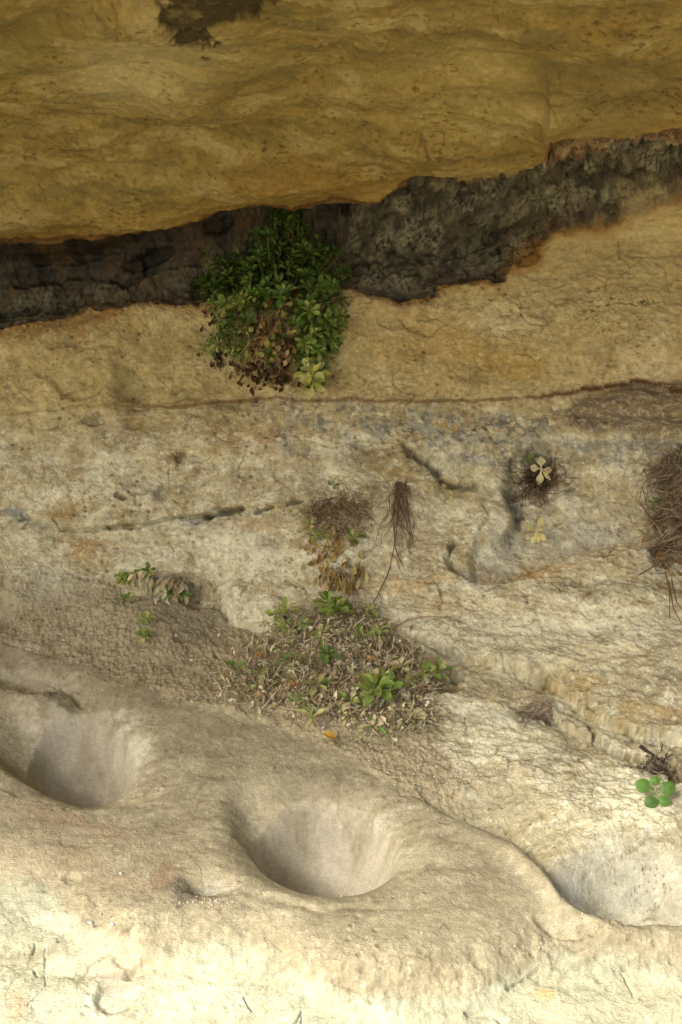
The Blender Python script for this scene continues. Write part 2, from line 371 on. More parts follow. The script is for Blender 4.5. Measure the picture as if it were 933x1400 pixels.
crack([(62, 1262), (58, 1290), (60, 1318), (44, 1340), (28, 1358)], .8, .0016, .35, 1.6)
dent(95, 1195, 14, 7, .004, 0, .4); dent(185, 1300, 34, 10, .010, -25, .5); dent(150, 1340, 30, 24, .010); dent(165, 1290, 20, 10, .004)
rough = ss(0, 60, lip_d)
D += rough*(.005*fbm(SX, SY, .12, 4, 71)+.003*plates*2)
# soil: crumbly
D += soil*(.0026*fbm(SX, SY, .022, 5, 51, .62)+.0016*(ss(.5, .1, worley(SX, SY, .009, 52)[0])))
D += soil*.012*ss(1.3, .2, ell(470, 925, 120, 70, 20))
dent(243, 868, 12, 7, .006); dent(300, 893, 12, 7, .007); dent(185, 812, 16, 8, .005)
D = np.where(np.abs(SX) > 3.5, 0, D).astype(F)*1.0

# ------------------------------------------------------------------ mineral colours, some painted shade
def mix3(n, cs):
    n = np.clip(n, 0, 1)[..., None]; a, b, c = [np.array(q, F) for q in cs]
    return np.where(n < .5, a+(b-a)*n*2, b+(c-b)*(n*2-1))
nA = .5+.9*fbm(SX, SY*1.8, .22, 5, 101, .58); nB = .5+.9*fbm(SX, SY*1.3, .07, 4, 110, .6); nC = .5+fbm(SX, SY*2.2, .12, 4, 120, .6)
roofc = mix3(nA*.6+nB*.4, ((.25, .175, .055), (.36, .265, .085), (.43, .34, .135)))
upc = mix3(nA*.5+nB*.5, ((.38, .285, .13), (.55, .435, .225), (.63, .53, .32)))
wallc = mix3(nC*.5+nB*.5, ((.40, .32, .20), (.57, .50, .35), (.68, .62, .48)))
dustc = mix3(nA*.4+nB*.6, ((.33, .28, .19), (.41, .35, .25), (.48, .42, .31)))
cream = mix3(nB*.7+nA*.3, ((.34, .32, .24), (.455, .44, .34), (.54, .53, .43)))
COL[...] = wallc
k = ss(640, 545, Vf+W2*50); COL[...] = COL*(1-k[..., None])+(COL*.35+upc*.65)*k[..., None]
k = ss(6, -6, Vf-b3); COL[...] = COL*(1-k[..., None])+upc*k[..., None]
k = (ss(480, 620, Uf)*.0+ss(800, 1000, Vf)*.5); COL[...] = COL*(1-k[..., None])+(wallc*.5+cream*.38)*k[..., None]
tint(soil, (0, 0, 0), 0); COL[...] = COL*(1-soil[..., None])+(dustc*np.array([1.16, 1.13, 1.08], F))*soil[..., None]
k = ledge; COL[...] = COL*(1-k[..., None])+dustc*.97*k[..., None]
k = ss(-12, 12, lip_d)*(Vf > 1100); COL[...] = COL*(1-k[..., None])+cream*k[..., None]
k = overm; COL[...] = COL*(1-k[..., None])+roofc*k[..., None]
# crisp weathering: bleached crusts, ochre skins, grey lichen films
NZ = fbm(SX, SY*1.3, .03, 5, 230, .68)
q1 = fbm(SX, SY*1.6, .11, 6, 233, .66); q2 = fbm(SX, SY*1.8, .08, 6, 239, .66); q3 = fbm(SX, SY*1.4, .05, 5, 245, .68)
pw = (1-soil)*(1-ledge)*(1-overm)
tint(ss(.10, .17, q1)*pw*ss(560, 640, Vf), (.70, .67, .56), .55); tint(ss(.16, .22, q2)*pw, (.46, .35, .17), .45); tint(ss(.20, .26, -q2)*pw*ss(520, 640, Vf), (.36, .34, .29), .5)
tint(ss(.20, .28, q3)*pw*ss(540, 440, Vf), (.62, .52, .32), .5); tint(ss(.15, .25, -q3)*pw*ss(560, 520, Vf), (.33, .24, .09), .45)
mul(np.clip(.5+q3*1.5, 0, 1)*pw, (.80, .77, .72))
tint(ss(.06, .2, q1)*overm, (.19, .155, .06), .6); tint(ss(.08, .2, -q1)*overm, (.50, .41, .19), .6); mul(np.clip(.5+q3*1.4, 0, 1)*overm, (.80, .76, .70)); tint(ss(.16, .3, q2)*overm, (.36, .24, .06), .5)
tint(ss(.15, .25, q1)*ledge, (.50, .44, .33), .4); tint(ss(.15, .25, -q2)*ledge, (.29, .245, .17), .35); mul(np.clip(.5+q3*1.5, 0, 1)*ledge, (.86, .85, .83))
# roof stains and long darker bands
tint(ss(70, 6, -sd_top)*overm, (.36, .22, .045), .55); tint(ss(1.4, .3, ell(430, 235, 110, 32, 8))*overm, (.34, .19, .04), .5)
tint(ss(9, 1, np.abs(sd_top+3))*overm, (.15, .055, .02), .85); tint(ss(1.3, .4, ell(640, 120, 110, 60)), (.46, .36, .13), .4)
tint(ss(1.4, .2, ell(190, 80, 130, 60, -10)), (.54, .46, .24), .6); tint(ss(1.4, .2, ell(30, 60, 60, 40, -30)), (.24, .20, .06), .5)
tint(ss(1.4, .3, ell(860, 110, 110, 50, -18)), (.20, .15, .055), .65); tint(ss(1.4, .3, ell(560, 90, 80, 24, -14)), (.24, .18, .06), .45); tint(ss(1.4, .3, ell(360, 100, 110, 16, -12)), (.24, .18, .06), .45)
tint(ss(1.3, .3, ell(520, 38, 7, 5)), (.36, .12, .03), .8); tint(ss(1.3, .3, ell(840, 178, 110, 7, -3)), (.42, .22, .04), .7); tint(ss(1.3, .3, ell(870, 175, 80, 5, -3)), (.42, .22, .04), .5)
tint(lobe_m*.5, (.52, .42, .18)); tint(ss(1.4, .3, ell(25, 290, 40, 24)), (.42, .33, .14), .6)
tint(ss(1.2, .4, ell(588, 262, 36, 8, -10)), (.20, .075, .03), .7); crack([(575, 168), (590, 178), (592, 186)], 2, .003, .5, col=(.20, .08, .03)); crack([(600, 186), (645, 188), (660, 195)], 1.8, .003, .5, col=(.16, .07, .03))
tint(DARKT*ss(-.6, -.1, NZ), (.05, .036, .016), .92); tint(DARKT*ss(.1, .3, q3), (.20, .155, .06), .7)
spk = ss(.2, .34, fbm(SX+SY*.25, SY*3, .013, 3, 130)-.30*(1-ss(-.05, .3, fbm(SX, SY, .1, 3, 131)))); mul(spk*overm, (.55, .45, .38)); mul(spk*(1-overm)*(1-ledge), (.80, .75, .68))
# seam: dark mineral, with shade painted black in hollows and under the lip
sc = mix3(.5+1.1*fbm(QX, QY*1.6+QX*.6, .03, 5, 140, .68), ((.014, .012, .007), (.068, .060, .036), (.22, .20, .13)))
k = seam; COL[...] = COL*(1-k[..., None])+sc*k[..., None]
fl = ss(.32, .5, fbm(QX-QY*.5, QY*1.9+QX*.8, .010, 3, 150, .6, True))*ss(-.1, .3, fbm(SX, SY, .06, 3, 151)); tint(seam*fl, (.36, .32, .22), .65)
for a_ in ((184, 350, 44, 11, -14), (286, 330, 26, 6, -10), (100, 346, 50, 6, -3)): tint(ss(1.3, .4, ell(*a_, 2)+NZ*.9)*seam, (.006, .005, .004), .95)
tint(seam*leftm*ss(30, 8, np.abs(sd_top-16))*ss(.35, .6, nA), (.010, .008, .005), .8)
tint(seam*ss(16, 2, sd_top)*(.4+.6*nB), (.085, .038, .018), .8); tint(seam*ss(26, 4, sd_bot)*np.clip(nB, 0, 1), (.13, .055, .03), .75)
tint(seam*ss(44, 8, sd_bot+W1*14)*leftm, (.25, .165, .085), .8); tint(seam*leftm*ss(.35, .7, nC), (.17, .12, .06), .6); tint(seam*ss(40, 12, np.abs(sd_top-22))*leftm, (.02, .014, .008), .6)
tint(seam*ss(.55, .8, nC)*leftm, (.13, .06, .02), .6); tint(seam*ss(.3, .7, nA)*right*ss(340, 400, Vf), (.20, .175, .13), .5); tint(seam*leftm*ss(60, 10, sd_bot)*ss(.3, .6, nB), (.24, .19, .12), .6); tint(seam*ss(.5, .8, nB), (.12, .075, .03), .35)
tint(strat, (.20, .105, .05), .9); tint(strat*ss(.1, .7, np.sin((Vf+Uf*.07)*1.1+W1*7)), (.44, .33, .17), .75)
tint(ss(10, 0, np.abs(Vf-b2-3))*(1-seam)*(Vf > b2), (.17, .065, .025), .8); tint(ss(34, 4, Vf-b2)*(Vf > b2)*ss(.2, .8, nB)*(Vf < 500), (.36, .20, .055), .6)
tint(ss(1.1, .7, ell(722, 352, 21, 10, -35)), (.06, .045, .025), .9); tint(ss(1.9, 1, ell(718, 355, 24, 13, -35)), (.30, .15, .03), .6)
# stains on the wall, plus shade painted into the panel recess and hollows
for c in ((600, 470, 90, 40, (.48, .31, .10), .45), (700, 500, 60, 30, (.47, .30, .08), .5), (500, 440, 40, 26, (.46, .32, .12), .4), (690, 440, 60, 20, (.62, .52, .33), .6), (900, 300, 60, 40, (.60, .48, .25), .5), (880, 500, 60, 30, (.58, .47, .30), .5),
          (230, 470, 70, 28, (.33, .25, .10), .45), (180, 530, 20, 24, (.36, .29, .15), .4), (60, 450, 90, 14, (.32, .19, .06), .6), (130, 436, 40, 14, (.34, .17, .05), .6), (100, 520, 60, 30, (.50, .40, .20), .4), (320, 490, 60, 26, (.45, .36, .20), .5),
          (60, 590, 70, 28, (.50, .42, .26), .5), (340, 600, 60, 18, (.40, .24, .11), .55), (250, 632, 16, 14, (.22, .11, .04), .6), (390, 595, 26, 10, (.34, .19, .09), .5), (180, 582, 20, 16, (.36, .27, .10), .6), (131, 572, 14, 10, (.28, .24, .15), .6),
          (520, 630, 48, 28, (.36, .27, .13), .75), (460, 650, 26, 18, (.66, .61, .46), .6), (165, 678, 9, 6, (.22, .13, .06), .7), (207, 669, 13, 8, (.24, .21, .17), .8), (22, 701, 28, 9, (.28, .28, .27), .8), (262, 712, 22, 8, (.30, .29, .27), .65), (300, 708, 30, 8, (.33, .30, .25), .5),
          (90, 700, 26, 14, (.42, .28, .12), .6), (120, 748, 40, 14, (.46, .31, .15), .6), (350, 720, 40, 12, (.52, .36, .20), .5), (330, 770, 30, 12, (.46, .33, .18), .4), (260, 800, 40, 14, (.40, .31, .20), .5), (540, 640, 30, 14, (.44, .31, .13), .5), (610, 665, 40, 10, (.38, .31, .12), .6),
          (560, 800, 60, 12, (.55, .38, .18), .6), (640, 830, 90, 16, (.56, .41, .20), .5), (730, 780, 70, 14, (.52, .34, .17), .65), (850, 760, 50, 30, (.52, .40, .24), .5), (800, 900, 60, 26, (.58, .48, .27), .5), (790, 940, 60, 12, (.46, .32, .12), .55), (880, 970, 60, 12, (.42, .29, .12), .6),
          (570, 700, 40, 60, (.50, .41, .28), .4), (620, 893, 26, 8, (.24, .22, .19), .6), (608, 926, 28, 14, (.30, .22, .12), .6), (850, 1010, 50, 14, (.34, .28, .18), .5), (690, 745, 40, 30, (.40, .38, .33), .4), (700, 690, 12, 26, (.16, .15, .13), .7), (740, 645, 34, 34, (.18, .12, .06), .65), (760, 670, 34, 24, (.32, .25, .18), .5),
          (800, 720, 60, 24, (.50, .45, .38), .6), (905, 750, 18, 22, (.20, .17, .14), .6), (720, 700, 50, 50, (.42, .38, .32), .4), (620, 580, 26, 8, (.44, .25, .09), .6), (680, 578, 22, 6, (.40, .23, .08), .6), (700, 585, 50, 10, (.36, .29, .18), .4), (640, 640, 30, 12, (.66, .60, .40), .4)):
    tint(ss(1.25, .45, ell(c[0], c[1], c[2], c[3], 0, 2.2)+NZ*.9), c[4], min(1, c[5]*1.15))
tint(SPK*ss(.45, .75, wi)*ss(-.15, .25, fbm(SX, SY*1.5, .05, 3, 160)), (.20, .20, .21), .75); tint(SPK*ss(.22, .05, wi), (.60, .55, .42), .7); tint(SPK*ss(.2, .5, fbm(SX, SY*2, .04, 3, 162)), (.42, .29, .12), .5)
gn = fbm(SX, SY*1.6, .05, 4, 163, .6)
tint(ss(0, .35, gn)*(Vf > 540)*ss(700, 600, Vf)*ss(200, 420, Uf)*mid, (.30, .29, .27), .45); tint(ss(.05, .35, -gn)*mid*(Vf > 590)*ss(1100, 800, Vf), (.68, .64, .52), .55)
tint(MAUVE*(.55+.45*nB), (.17, .11, .075), .85); tint(MAUVE*ss(.2, .45, fbm(SX-SY*.5, SY*2, .02, 3, 165)), (.42, .36, .30), .6); tint(ss(7, 1, np.abs(Vf-b3))*ss(700, 800, Uf), (.13, .06, .035), .75)
tint(ss(4, .5, np.abs(Vf-b3))*ss(120, 200, Uf), (.22, .11, .05), .5); tint(ss(620, 605, Vf)*ss(597, 606, Vf)*ss(740, 800, Uf), (.24, .24, .24), .5)
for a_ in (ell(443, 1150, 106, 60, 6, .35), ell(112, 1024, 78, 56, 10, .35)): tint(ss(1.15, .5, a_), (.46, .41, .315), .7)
for c in ((700, 860, 140, 50), (860, 860, 90, 50), (680, 1010, 80, 50), (850, 1080, 90, 70), (350, 835, 60, 22), (60, 790, 60, 20), (330, 760, 90, 30)): tint(ss(1.4, .2, ell(*c, 10, 2)+NZ*1.4), (.72, .68, .55), .6)
q4 = fbm(SX, SY*1.2, .016, 5, 262, .78); q5 = fbm(SX, SY*1.2, .020, 5, 268, .78)
tint(ss(.16, .24, q4)*mid*(1-seam)*(.4+.6*ss(500, 700, Vf)), (.76, .72, .60), .5); tint(ss(.18, .26, -q4)*mid*(1-seam), (.28, .22, .14), .45); tint(ss(.2, .27, q5)*mid*(1-seam), (.52, .40, .22), .5)
tint(ss(.2, .28, q4)*(ledge+soil), (.60, .55, .44), .35); tint(ss(.2, .28, -q4)*(ledge+soil)*(1-bm), (.27, .23, .17), .35)
tint(ss(1.25, .7, ell(870, 1205, 120, 56, 12, 1))*(1-ledge), (.42, .40, .355), .6)
BLU = pmask([(400, 556), (520, 560), (640, 556), (700, 600), (780, 604), (940, 604), (940, 622), (780, 640), (690, 640), (600, 640), (560, 600), (470, 596)], 16, WU2, WV2)
tint(BLU*ss(.0, .2, -q3), (.27, .28, .28), .6)
# fine dark grains
w3, _, id3 = worley(SX, SY, .0042, 77)
gr = ss(.34, .12, w3)*(id3 > .70)*ss(-.1, .3, fbm(SX, SY, .05, 3, 170)); mul(gr*(1-seam)*mid, (.45, .43, .42)); mul(gr*ledge, .72)
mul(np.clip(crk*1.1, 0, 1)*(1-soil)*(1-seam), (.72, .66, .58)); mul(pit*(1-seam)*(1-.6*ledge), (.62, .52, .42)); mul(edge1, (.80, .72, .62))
tint(ss(640, 760, Uf)*ss(0, 30, lip_d)*(.5+.5*np.clip(nB, 0, 1)), (.44, .40, .29), .6)
# soil and ledge; lit right walls and dark floors painted in the bowls
tint(ss(.0, .45, fbm(SX, SY, .06, 4, 180, .6))*soil, (.29, .24, .165), .5); tint(soil*ss(1.25, .5, ell(470, 925, 150, 90, 20)), (.27, .21, .13), .45)
tint(soil*ss(1.2, .4, ell(250, 845, 70, 38, 20)), (.25, .20, .145), .55); tint(ss(1.3, .3, ell(60, 815, 70, 22)), (.46, .41, .31), .5)
for c in ((60, 925, 70, 18, (.58, .53, .42), .5), (150, 935, 50, 16, (.40, .34, .22), .4), (170, 1020, 36, 44, (.66, .62, .54), .65), (90, 985, 60, 30, (.56, .50, .43), .6), (80, 1055, 60, 20, (.34, .25, .16), .55), (110, 1130, 120, 16, (.34, .24, .165), .4), (60, 1115, 80, 12, (.36, .255, .18), .4),
          (100, 1175, 60, 10, (.34, .235, .16), .4), (215, 1200, 26, 16, (.27, .17, .115), .6), (250, 1215, 22, 20, (.13, .11, .09), .75), (295, 1212, 30, 14, (.44, .41, .36), .7), (290, 1232, 50, 8, (.24, .20, .15), .5), (170, 1205, 60, 14, (.34, .25, .18), .4), (30, 1180, 50, 30, (.46, .36, .26), .4),
          (450, 1130, 90, 50, (.55, .49, .43), .65), (440, 1180, 60, 30, (.40, .34, .29), .5), (520, 1140, 40, 40, (.62, .56, .47), .5), (570, 1170, 50, 24, (.56, .50, .38), .5), (790, 1200, 40, 20, (.50, .48, .46), .5), (840, 1235, 80, 16, (.42, .39, .38), .6), (760, 1190, 20, 30, (.38, .34, .29), .5),
          (150, 1318, 28, 22, (.50, .40, .33), .6), (200, 1300, 50, 12, (.58, .42, .28), .6), (170, 1280, 60, 14, (.56, .44, .33), .5), (10, 1360, 18, 26, (.62, .38, .24), .6), (757, 1335, 10, 9, (.60, .38, .16), .7), (260, 1350, 90, 34, (.60, .57, .45), .5), (590, 1385, 60, 16, (.42, .38, .28), .55), (520, 1370, 60, 14, (.62, .56, .42), .4),
          (560, 1280, 90, 24, (.34, .30, .21), .4), (300, 1310, 70, 14, (.62, .58, .40), .4), (700, 1100, 60, 20, (.42, .36, .26), .45), (680, 1080, 40, 30, (.40, .34, .24), .5), (660, 1140, 30, 14, (.36, .31, .22), .5), (130, 1350, 24, 30, (.50, .46, .38), .6), (60, 1235, 50, 12, (.50, .48, .40), .5)):
    tint(ss(1.3, .35, ell(c[0], c[1], c[2], c[3], 8, 2.0)+NZ*1.3), c[4], c[5])
mr = np.array([.42, .36, .24], F); kk = (mid*.32+ledge*.2+soil*.1)[..., None]; COL = np.clip(COL, .006, 1); COL = COL*(COL.mean(-1, keepdims=True)/.33)**kk
COL = np.clip(COL*(np.array([.96, 1.0, .91], F)*(1-overm[..., None])+np.array([.95, .99, .98], F)*(.90+.10*ss(0, 120, Vf))[..., None]*overm[..., None])*(1+.16*tiny[..., None]+.14*sml[..., None]), .008, .85)  # overhang painted darker toward its top, where less light falls

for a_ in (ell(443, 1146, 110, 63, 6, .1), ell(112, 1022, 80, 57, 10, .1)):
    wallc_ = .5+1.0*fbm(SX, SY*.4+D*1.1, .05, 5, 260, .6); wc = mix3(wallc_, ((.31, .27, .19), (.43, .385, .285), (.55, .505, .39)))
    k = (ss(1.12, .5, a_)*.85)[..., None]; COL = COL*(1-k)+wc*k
P2 = P+N*D[..., None]
NR, NC = X.shape
# ------------------------------------------------------------------ nodes
def nodes(name):
    m = bpy.data.materials.new(name); m.use_nodes = True; nt = m.node_tree; nt.nodes.clear()
    out = nt.nodes.new('ShaderNodeOutputMaterial'); b = nt.nodes.new('ShaderNodeBsdfPrincipled')
    nt.links.new(b.outputs[0], out.inputs[0]); return m, nt, b
def nd(nt, t, **kw):
    n = nt.nodes.new(t)
    for k, v in kw.items():
        if k in n.inputs: n.inputs[k].default_value = v
        else: setattr(n, k, v)
    return n
def rock_mat(name, rough=.9, bump=1.0, speck=.35, grain=420, spec=.2):
    m, nt, b = nodes(name); L = nt.links.new
    tc = nd(nt, 'ShaderNodeNewGeometry'); at = nd(nt, 'ShaderNodeAttribute', attribute_name='mineral')
    n1 = nd(nt, 'ShaderNodeTexNoise', Scale=grain, Detail=6, Roughness=.7); n2 = nd(nt, 'ShaderNodeTexNoise', Scale=110, Detail=7, Roughness=.68)
    n3 = nd(nt, 'ShaderNodeTexNoise', Scale=38, Detail=5, Roughness=.6); vo = nd(nt, 'ShaderNodeTexVoronoi', Scale=330)
    mp = nd(nt, 'ShaderNodeMapping'); mp.inputs['Scale'].default_value = (1, 1.2, 1.8); mp.inputs['Rotation'].default_value = (0, .12, 0)
    L(tc.outputs['Position'], mp.inputs[0])
    for n in (n1, n2, n3, vo): L(mp.outputs[0], n.inputs['Vector'])
    r = nd(nt, 'ShaderNodeMapRange'); r.inputs[1].default_value = .3; r.inputs[2].default_value = .7; r.inputs[3].default_value = 1-speck; r.inputs[4].default_value = 1+speck*.75
    L(n1.outputs[0], r.inputs[0])
    r2 = nd(nt, 'ShaderNodeMapRange'); r2.inputs[1].default_value = .3; r2.inputs[2].default_value = .7; r2.inputs[3].default_value = .84; r2.inputs[4].default_value = 1.14
    L(n2.outputs[0], r2.inputs[0])
    mm = nd(nt, 'ShaderNodeMath', operation='MULTIPLY'); L(r.outputs[0], mm.inputs[0]); L(r2.outputs[0], mm.inputs[1])
    vm = nd(nt, 'ShaderNodeVectorMath', operation='SCALE'); L(at.outputs['Color'], vm.inputs[0]); L(mm.outputs[0], vm.inputs['Scale'])
    L(vm.outputs[0], b.inputs['Base Color'])
    a1 = nd(nt, 'ShaderNodeMath', operation='MULTIPLY_ADD'); L(n2.outputs[0], a1.inputs[0]); a1.inputs[1].default_value = 1.1; L(n1.outputs[0], a1.inputs[2])
    a2 = nd(nt, 'ShaderNodeMath', operation='MULTIPLY_ADD'); L(n3.outputs[0], a2.inputs[0]); a2.inputs[1].default_value = .7; L(a1.outputs[0], a2.inputs[2])
    a3 = nd(nt, 'ShaderNodeMath', operation='MULTIPLY_ADD'); L(vo.outputs[0], a3.inputs[0]); a3.inputs[1].default_value = -.5; L(a2.outputs[0], a3.inputs[2])
    bp = nd(nt, 'ShaderNodeBump', Strength=.8, Distance=.0012*bump); L(a3.outputs[0], bp.inputs['Height']); L(bp.outputs[0], b.inputs['Normal'])
    b.inputs['Roughness'].default_value = rough; b.inputs['Specular IOR Level'].default_value = spec
    return m
M_roof = rock_mat('ochre_sandstone', .95, .9, .22); M_seam = rock_mat('dark_mineral_rock', .48, 2.0, .5, 260, .5); M_wall = rock_mat('pale_sandstone', .92, 1.15, .24)
M_soil = rock_mat('dusty_soil', 1, 1.4, .42, 520, .1); M_ledge = rock_mat('worn_sandstone', .93, 1.0, .30, 560)

# ------------------------------------------------------------------ meshes of the rock
vi = np.arange(NR*NC).reshape(NR, NC)
Fq = np.stack([vi[:-1, :-1], vi[1:, :-1], vi[1:, 1:], vi[:-1, 1:]], -1).reshape(-1, 4)
reg = np.full(X.shape, 2)
reg[(soil > .5)] = 3
reg[(ledge > .5) & (soil <= .5)] = 4
reg[overm > .5] = 0
reg[(Vf < 500) & (seam > .5)] = 1
reg[V < -58] = 0; reg[(V > 1457)] = 4
fr_ = reg[:-1, :-1].reshape(-1)
Pf = P2.reshape(-1, 3).astype(F); Cf = np.concatenate([COL.reshape(-1, 3), np.ones((NR*NC, 1), F)], 1).astype(F)
def tag(o, label=None, cat=None, group=None, kind=None):
    if label: o['label'] = label
    if cat: o['category'] = cat
    if group: o['group'] = group
    if kind: o['kind'] = kind
    return o
def mesh_np(name, v, f, mat, col=None, attr='mineral', smooth=True):
    me = bpy.data.meshes.new(name); nv, nf = len(v), len(f); k = f.shape[1]
    me.vertices.add(nv); me.vertices.foreach_set('co', v.astype(F).ravel())
    me.loops.add(nf*k); me.loops.foreach_set('vertex_index', f.astype(np.int32).ravel())
    me.polygons.add(nf); me.polygons.foreach_set('loop_start', np.arange(0, nf*k, k, dtype=np.int32)); me.polygons.foreach_set('loop_total', np.full(nf, k, np.int32))
    if smooth: me.polygons.foreach_set('use_smooth', np.ones(nf, bool))
    me.update(calc_edges=True)
    if col is not None:
        a = me.attributes.new(attr, 'FLOAT_COLOR', 'POINT'); a.data.foreach_set('color', col.astype(F).ravel())
    me.materials.append(mat); o = bpy.data.objects.new(name, me); C.objects.link(o); return o
for rid, (nm, lb, ct, mt) in enumerate((
    ('rock_overhang', 'ochre yellow sandstone overhang roofing the shelter', 'rock overhang', M_roof),
    ('dark_rock_seam', 'dark brown and grey mineral seam under the yellow overhang', 'rock seam', M_seam),
    ('rock_wall', 'pale cream and buff sandstone back wall of the shelter', 'rock wall', M_wall),
    ('soil_slope', 'dusty grey brown soil slope between the wall and the ledge', 'soil', M_soil),
    ('rock_ledge', 'worn sandstone ledge with ground mortar holes and a bright cream front', 'rock ledge', M_ledge))):
    f = Fq[fr_ == rid]; used, inv = np.unique(f.ravel(), return_inverse=True)
    o = mesh_np(nm, Pf[used], inv.reshape(-1, 4), mt, Cf[used]); tag(o, lb, ct, kind='structure')

# ground the visitor stands on
gm, nt, b = nodes('trodden_earth'); n = nd(nt, 'ShaderNodeTexNoise', Scale=3, Detail=8); r = nd(nt, 'ShaderNodeValToRGB')
tcg = nd(nt, 'ShaderNodeNewGeometry'); nt.links.new(tcg.outputs['Position'], n.inputs['Vector'])
r.color_ramp.elements[0].color = (.20, .16, .10, 1); r.color_ramp.elements[1].color = (.42, .36, .25, 1); nt.links.new(n.outputs[0], r.inputs[0]); nt.links.new(r.outputs[0], b.inputs['Base Color']); b.inputs['Roughness'].default_value = 1
gx = np.concatenate([-np.geomspace(300, 2, 25), np.linspace(-1.8, 1.8, 25), np.geomspace(2, 300, 25)])
GXX, GYY = np.meshgrid(gx, gx); GZ = .03*fbm(GXX.astype(F), GYY.astype(F), .9, 3, 200)
gi = np.arange(GXX.size).reshape(GXX.shape); gf = np.stack([gi[:-1, :-1], gi[:-1, 1:], gi[1:, 1:], gi[1:, :-1]], -1).reshape(-1, 4)
tag(mesh_np('ground', np.stack([GXX, GYY, GZ], -1).reshape(-1, 3), gf, gm), 'bare sandy ground in front of the ledge', 'ground', kind='structure')

# ------------------------------------------------------------------ finding places on the rock
st = 3
i0, i1 = np.searchsorted(V1, [-58, 1457]); j0, j1 = np.searchsorted(U1, [-69, 1003])
Pc = P2[i0:i1:st, j0:j1:st]; nr, nc = Pc.shape[:2]
vv = Pc.reshape(-1, 3); ci = np.arange(nr*nc).reshape(nr, nc)
cf = np.stack([ci[:-1, :-1], ci[1:, :-1], ci[1:, 1:], ci[:-1, 1:]], -1).reshape(-1, 4)
BVH = BVHTree.FromPolygons([Vector(p) for p in vv.tolist()], cf.tolist())
CAM = Vector((0, 0, CAMZ))
def ray(px, py):
    x = (px-466.5)/700*TH; y = (700-py)/700*TH
    return Vector((x, cp+y*sp, -sp+y*cp)).normalized()
def hit(px, py):
    d = ray(px, py); l, n, i, t = BVH.ray_cast(CAM, d)
    if l is None: return CAM+d*1.6, Vector((0, -1, 0)), 1.6
    if n.dot(d) > 0: n = -n
    return l, n, t
def pxm(t): return t*TH/700*.97          # metres per photo pixel at distance t

def plant_mat(name, rough=.55, trans=.25, spec=.35):
    m, nt, b = nodes(name); L = nt.links.new
    at = nd(nt, 'ShaderNodeAttribute', attribute_name='tone'); g_ = nd(nt, 'ShaderNodeNewGeometry')
    n = nd(nt, 'ShaderNodeTexNoise', Scale=260, Detail=4); L(g_.outputs['Position'], n.inputs['Vector'])
    r = nd(nt, 'ShaderNodeMapRange'); r.inputs[1].default_value = .3; r.inputs[2].default_value = .7; r.inputs[3].default_value = .78; r.inputs[4].default_value = 1.2; L(n.outputs[0], r.inputs[0])
    vm = nd(nt, 'ShaderNodeVectorMath', operation='SCALE'); L(at.outputs['Color'], vm.inputs[0]); L(r.outputs[0], vm.inputs['Scale'])
    L(vm.outputs[0], b.inputs['Base Color']); b.inputs['Roughness'].default_value = rough; b.inputs['Specular IOR Level'].default_value = spec
    bp = nd(nt, 'ShaderNodeBump', Strength=.4, Distance=.0006); L(n.outputs[0], bp.inputs['Height']); L(bp.outputs[0], b.inputs['Normal'])
    if trans:
        tr = nd(nt, 'ShaderNodeBsdfTranslucent'); L(vm.outputs[0], tr.inputs[0]); mx = nd(nt, 'ShaderNodeMixShader'); mx.inputs[0].default_value = trans
        out = [q for q in nt.nodes if q.type == 'OUTPUT_MATERIAL'][0]; L(b.outputs[0], mx.inputs[1]); L(tr.outputs[0], mx.inputs[2]); L(mx.outputs[0], out.inputs[0])
    return m
M_leaf = plant_mat('fresh_leaf', .5, .28); M_dry = plant_mat('dry_leaf', .85, .2, .15); M_stem = plant_mat('plant_stem', .8, 0, .2); M_root = plant_mat('dry_root', .95, 0, .1)
M_stone = plant_mat('loose_stone', .95, 0, .15)

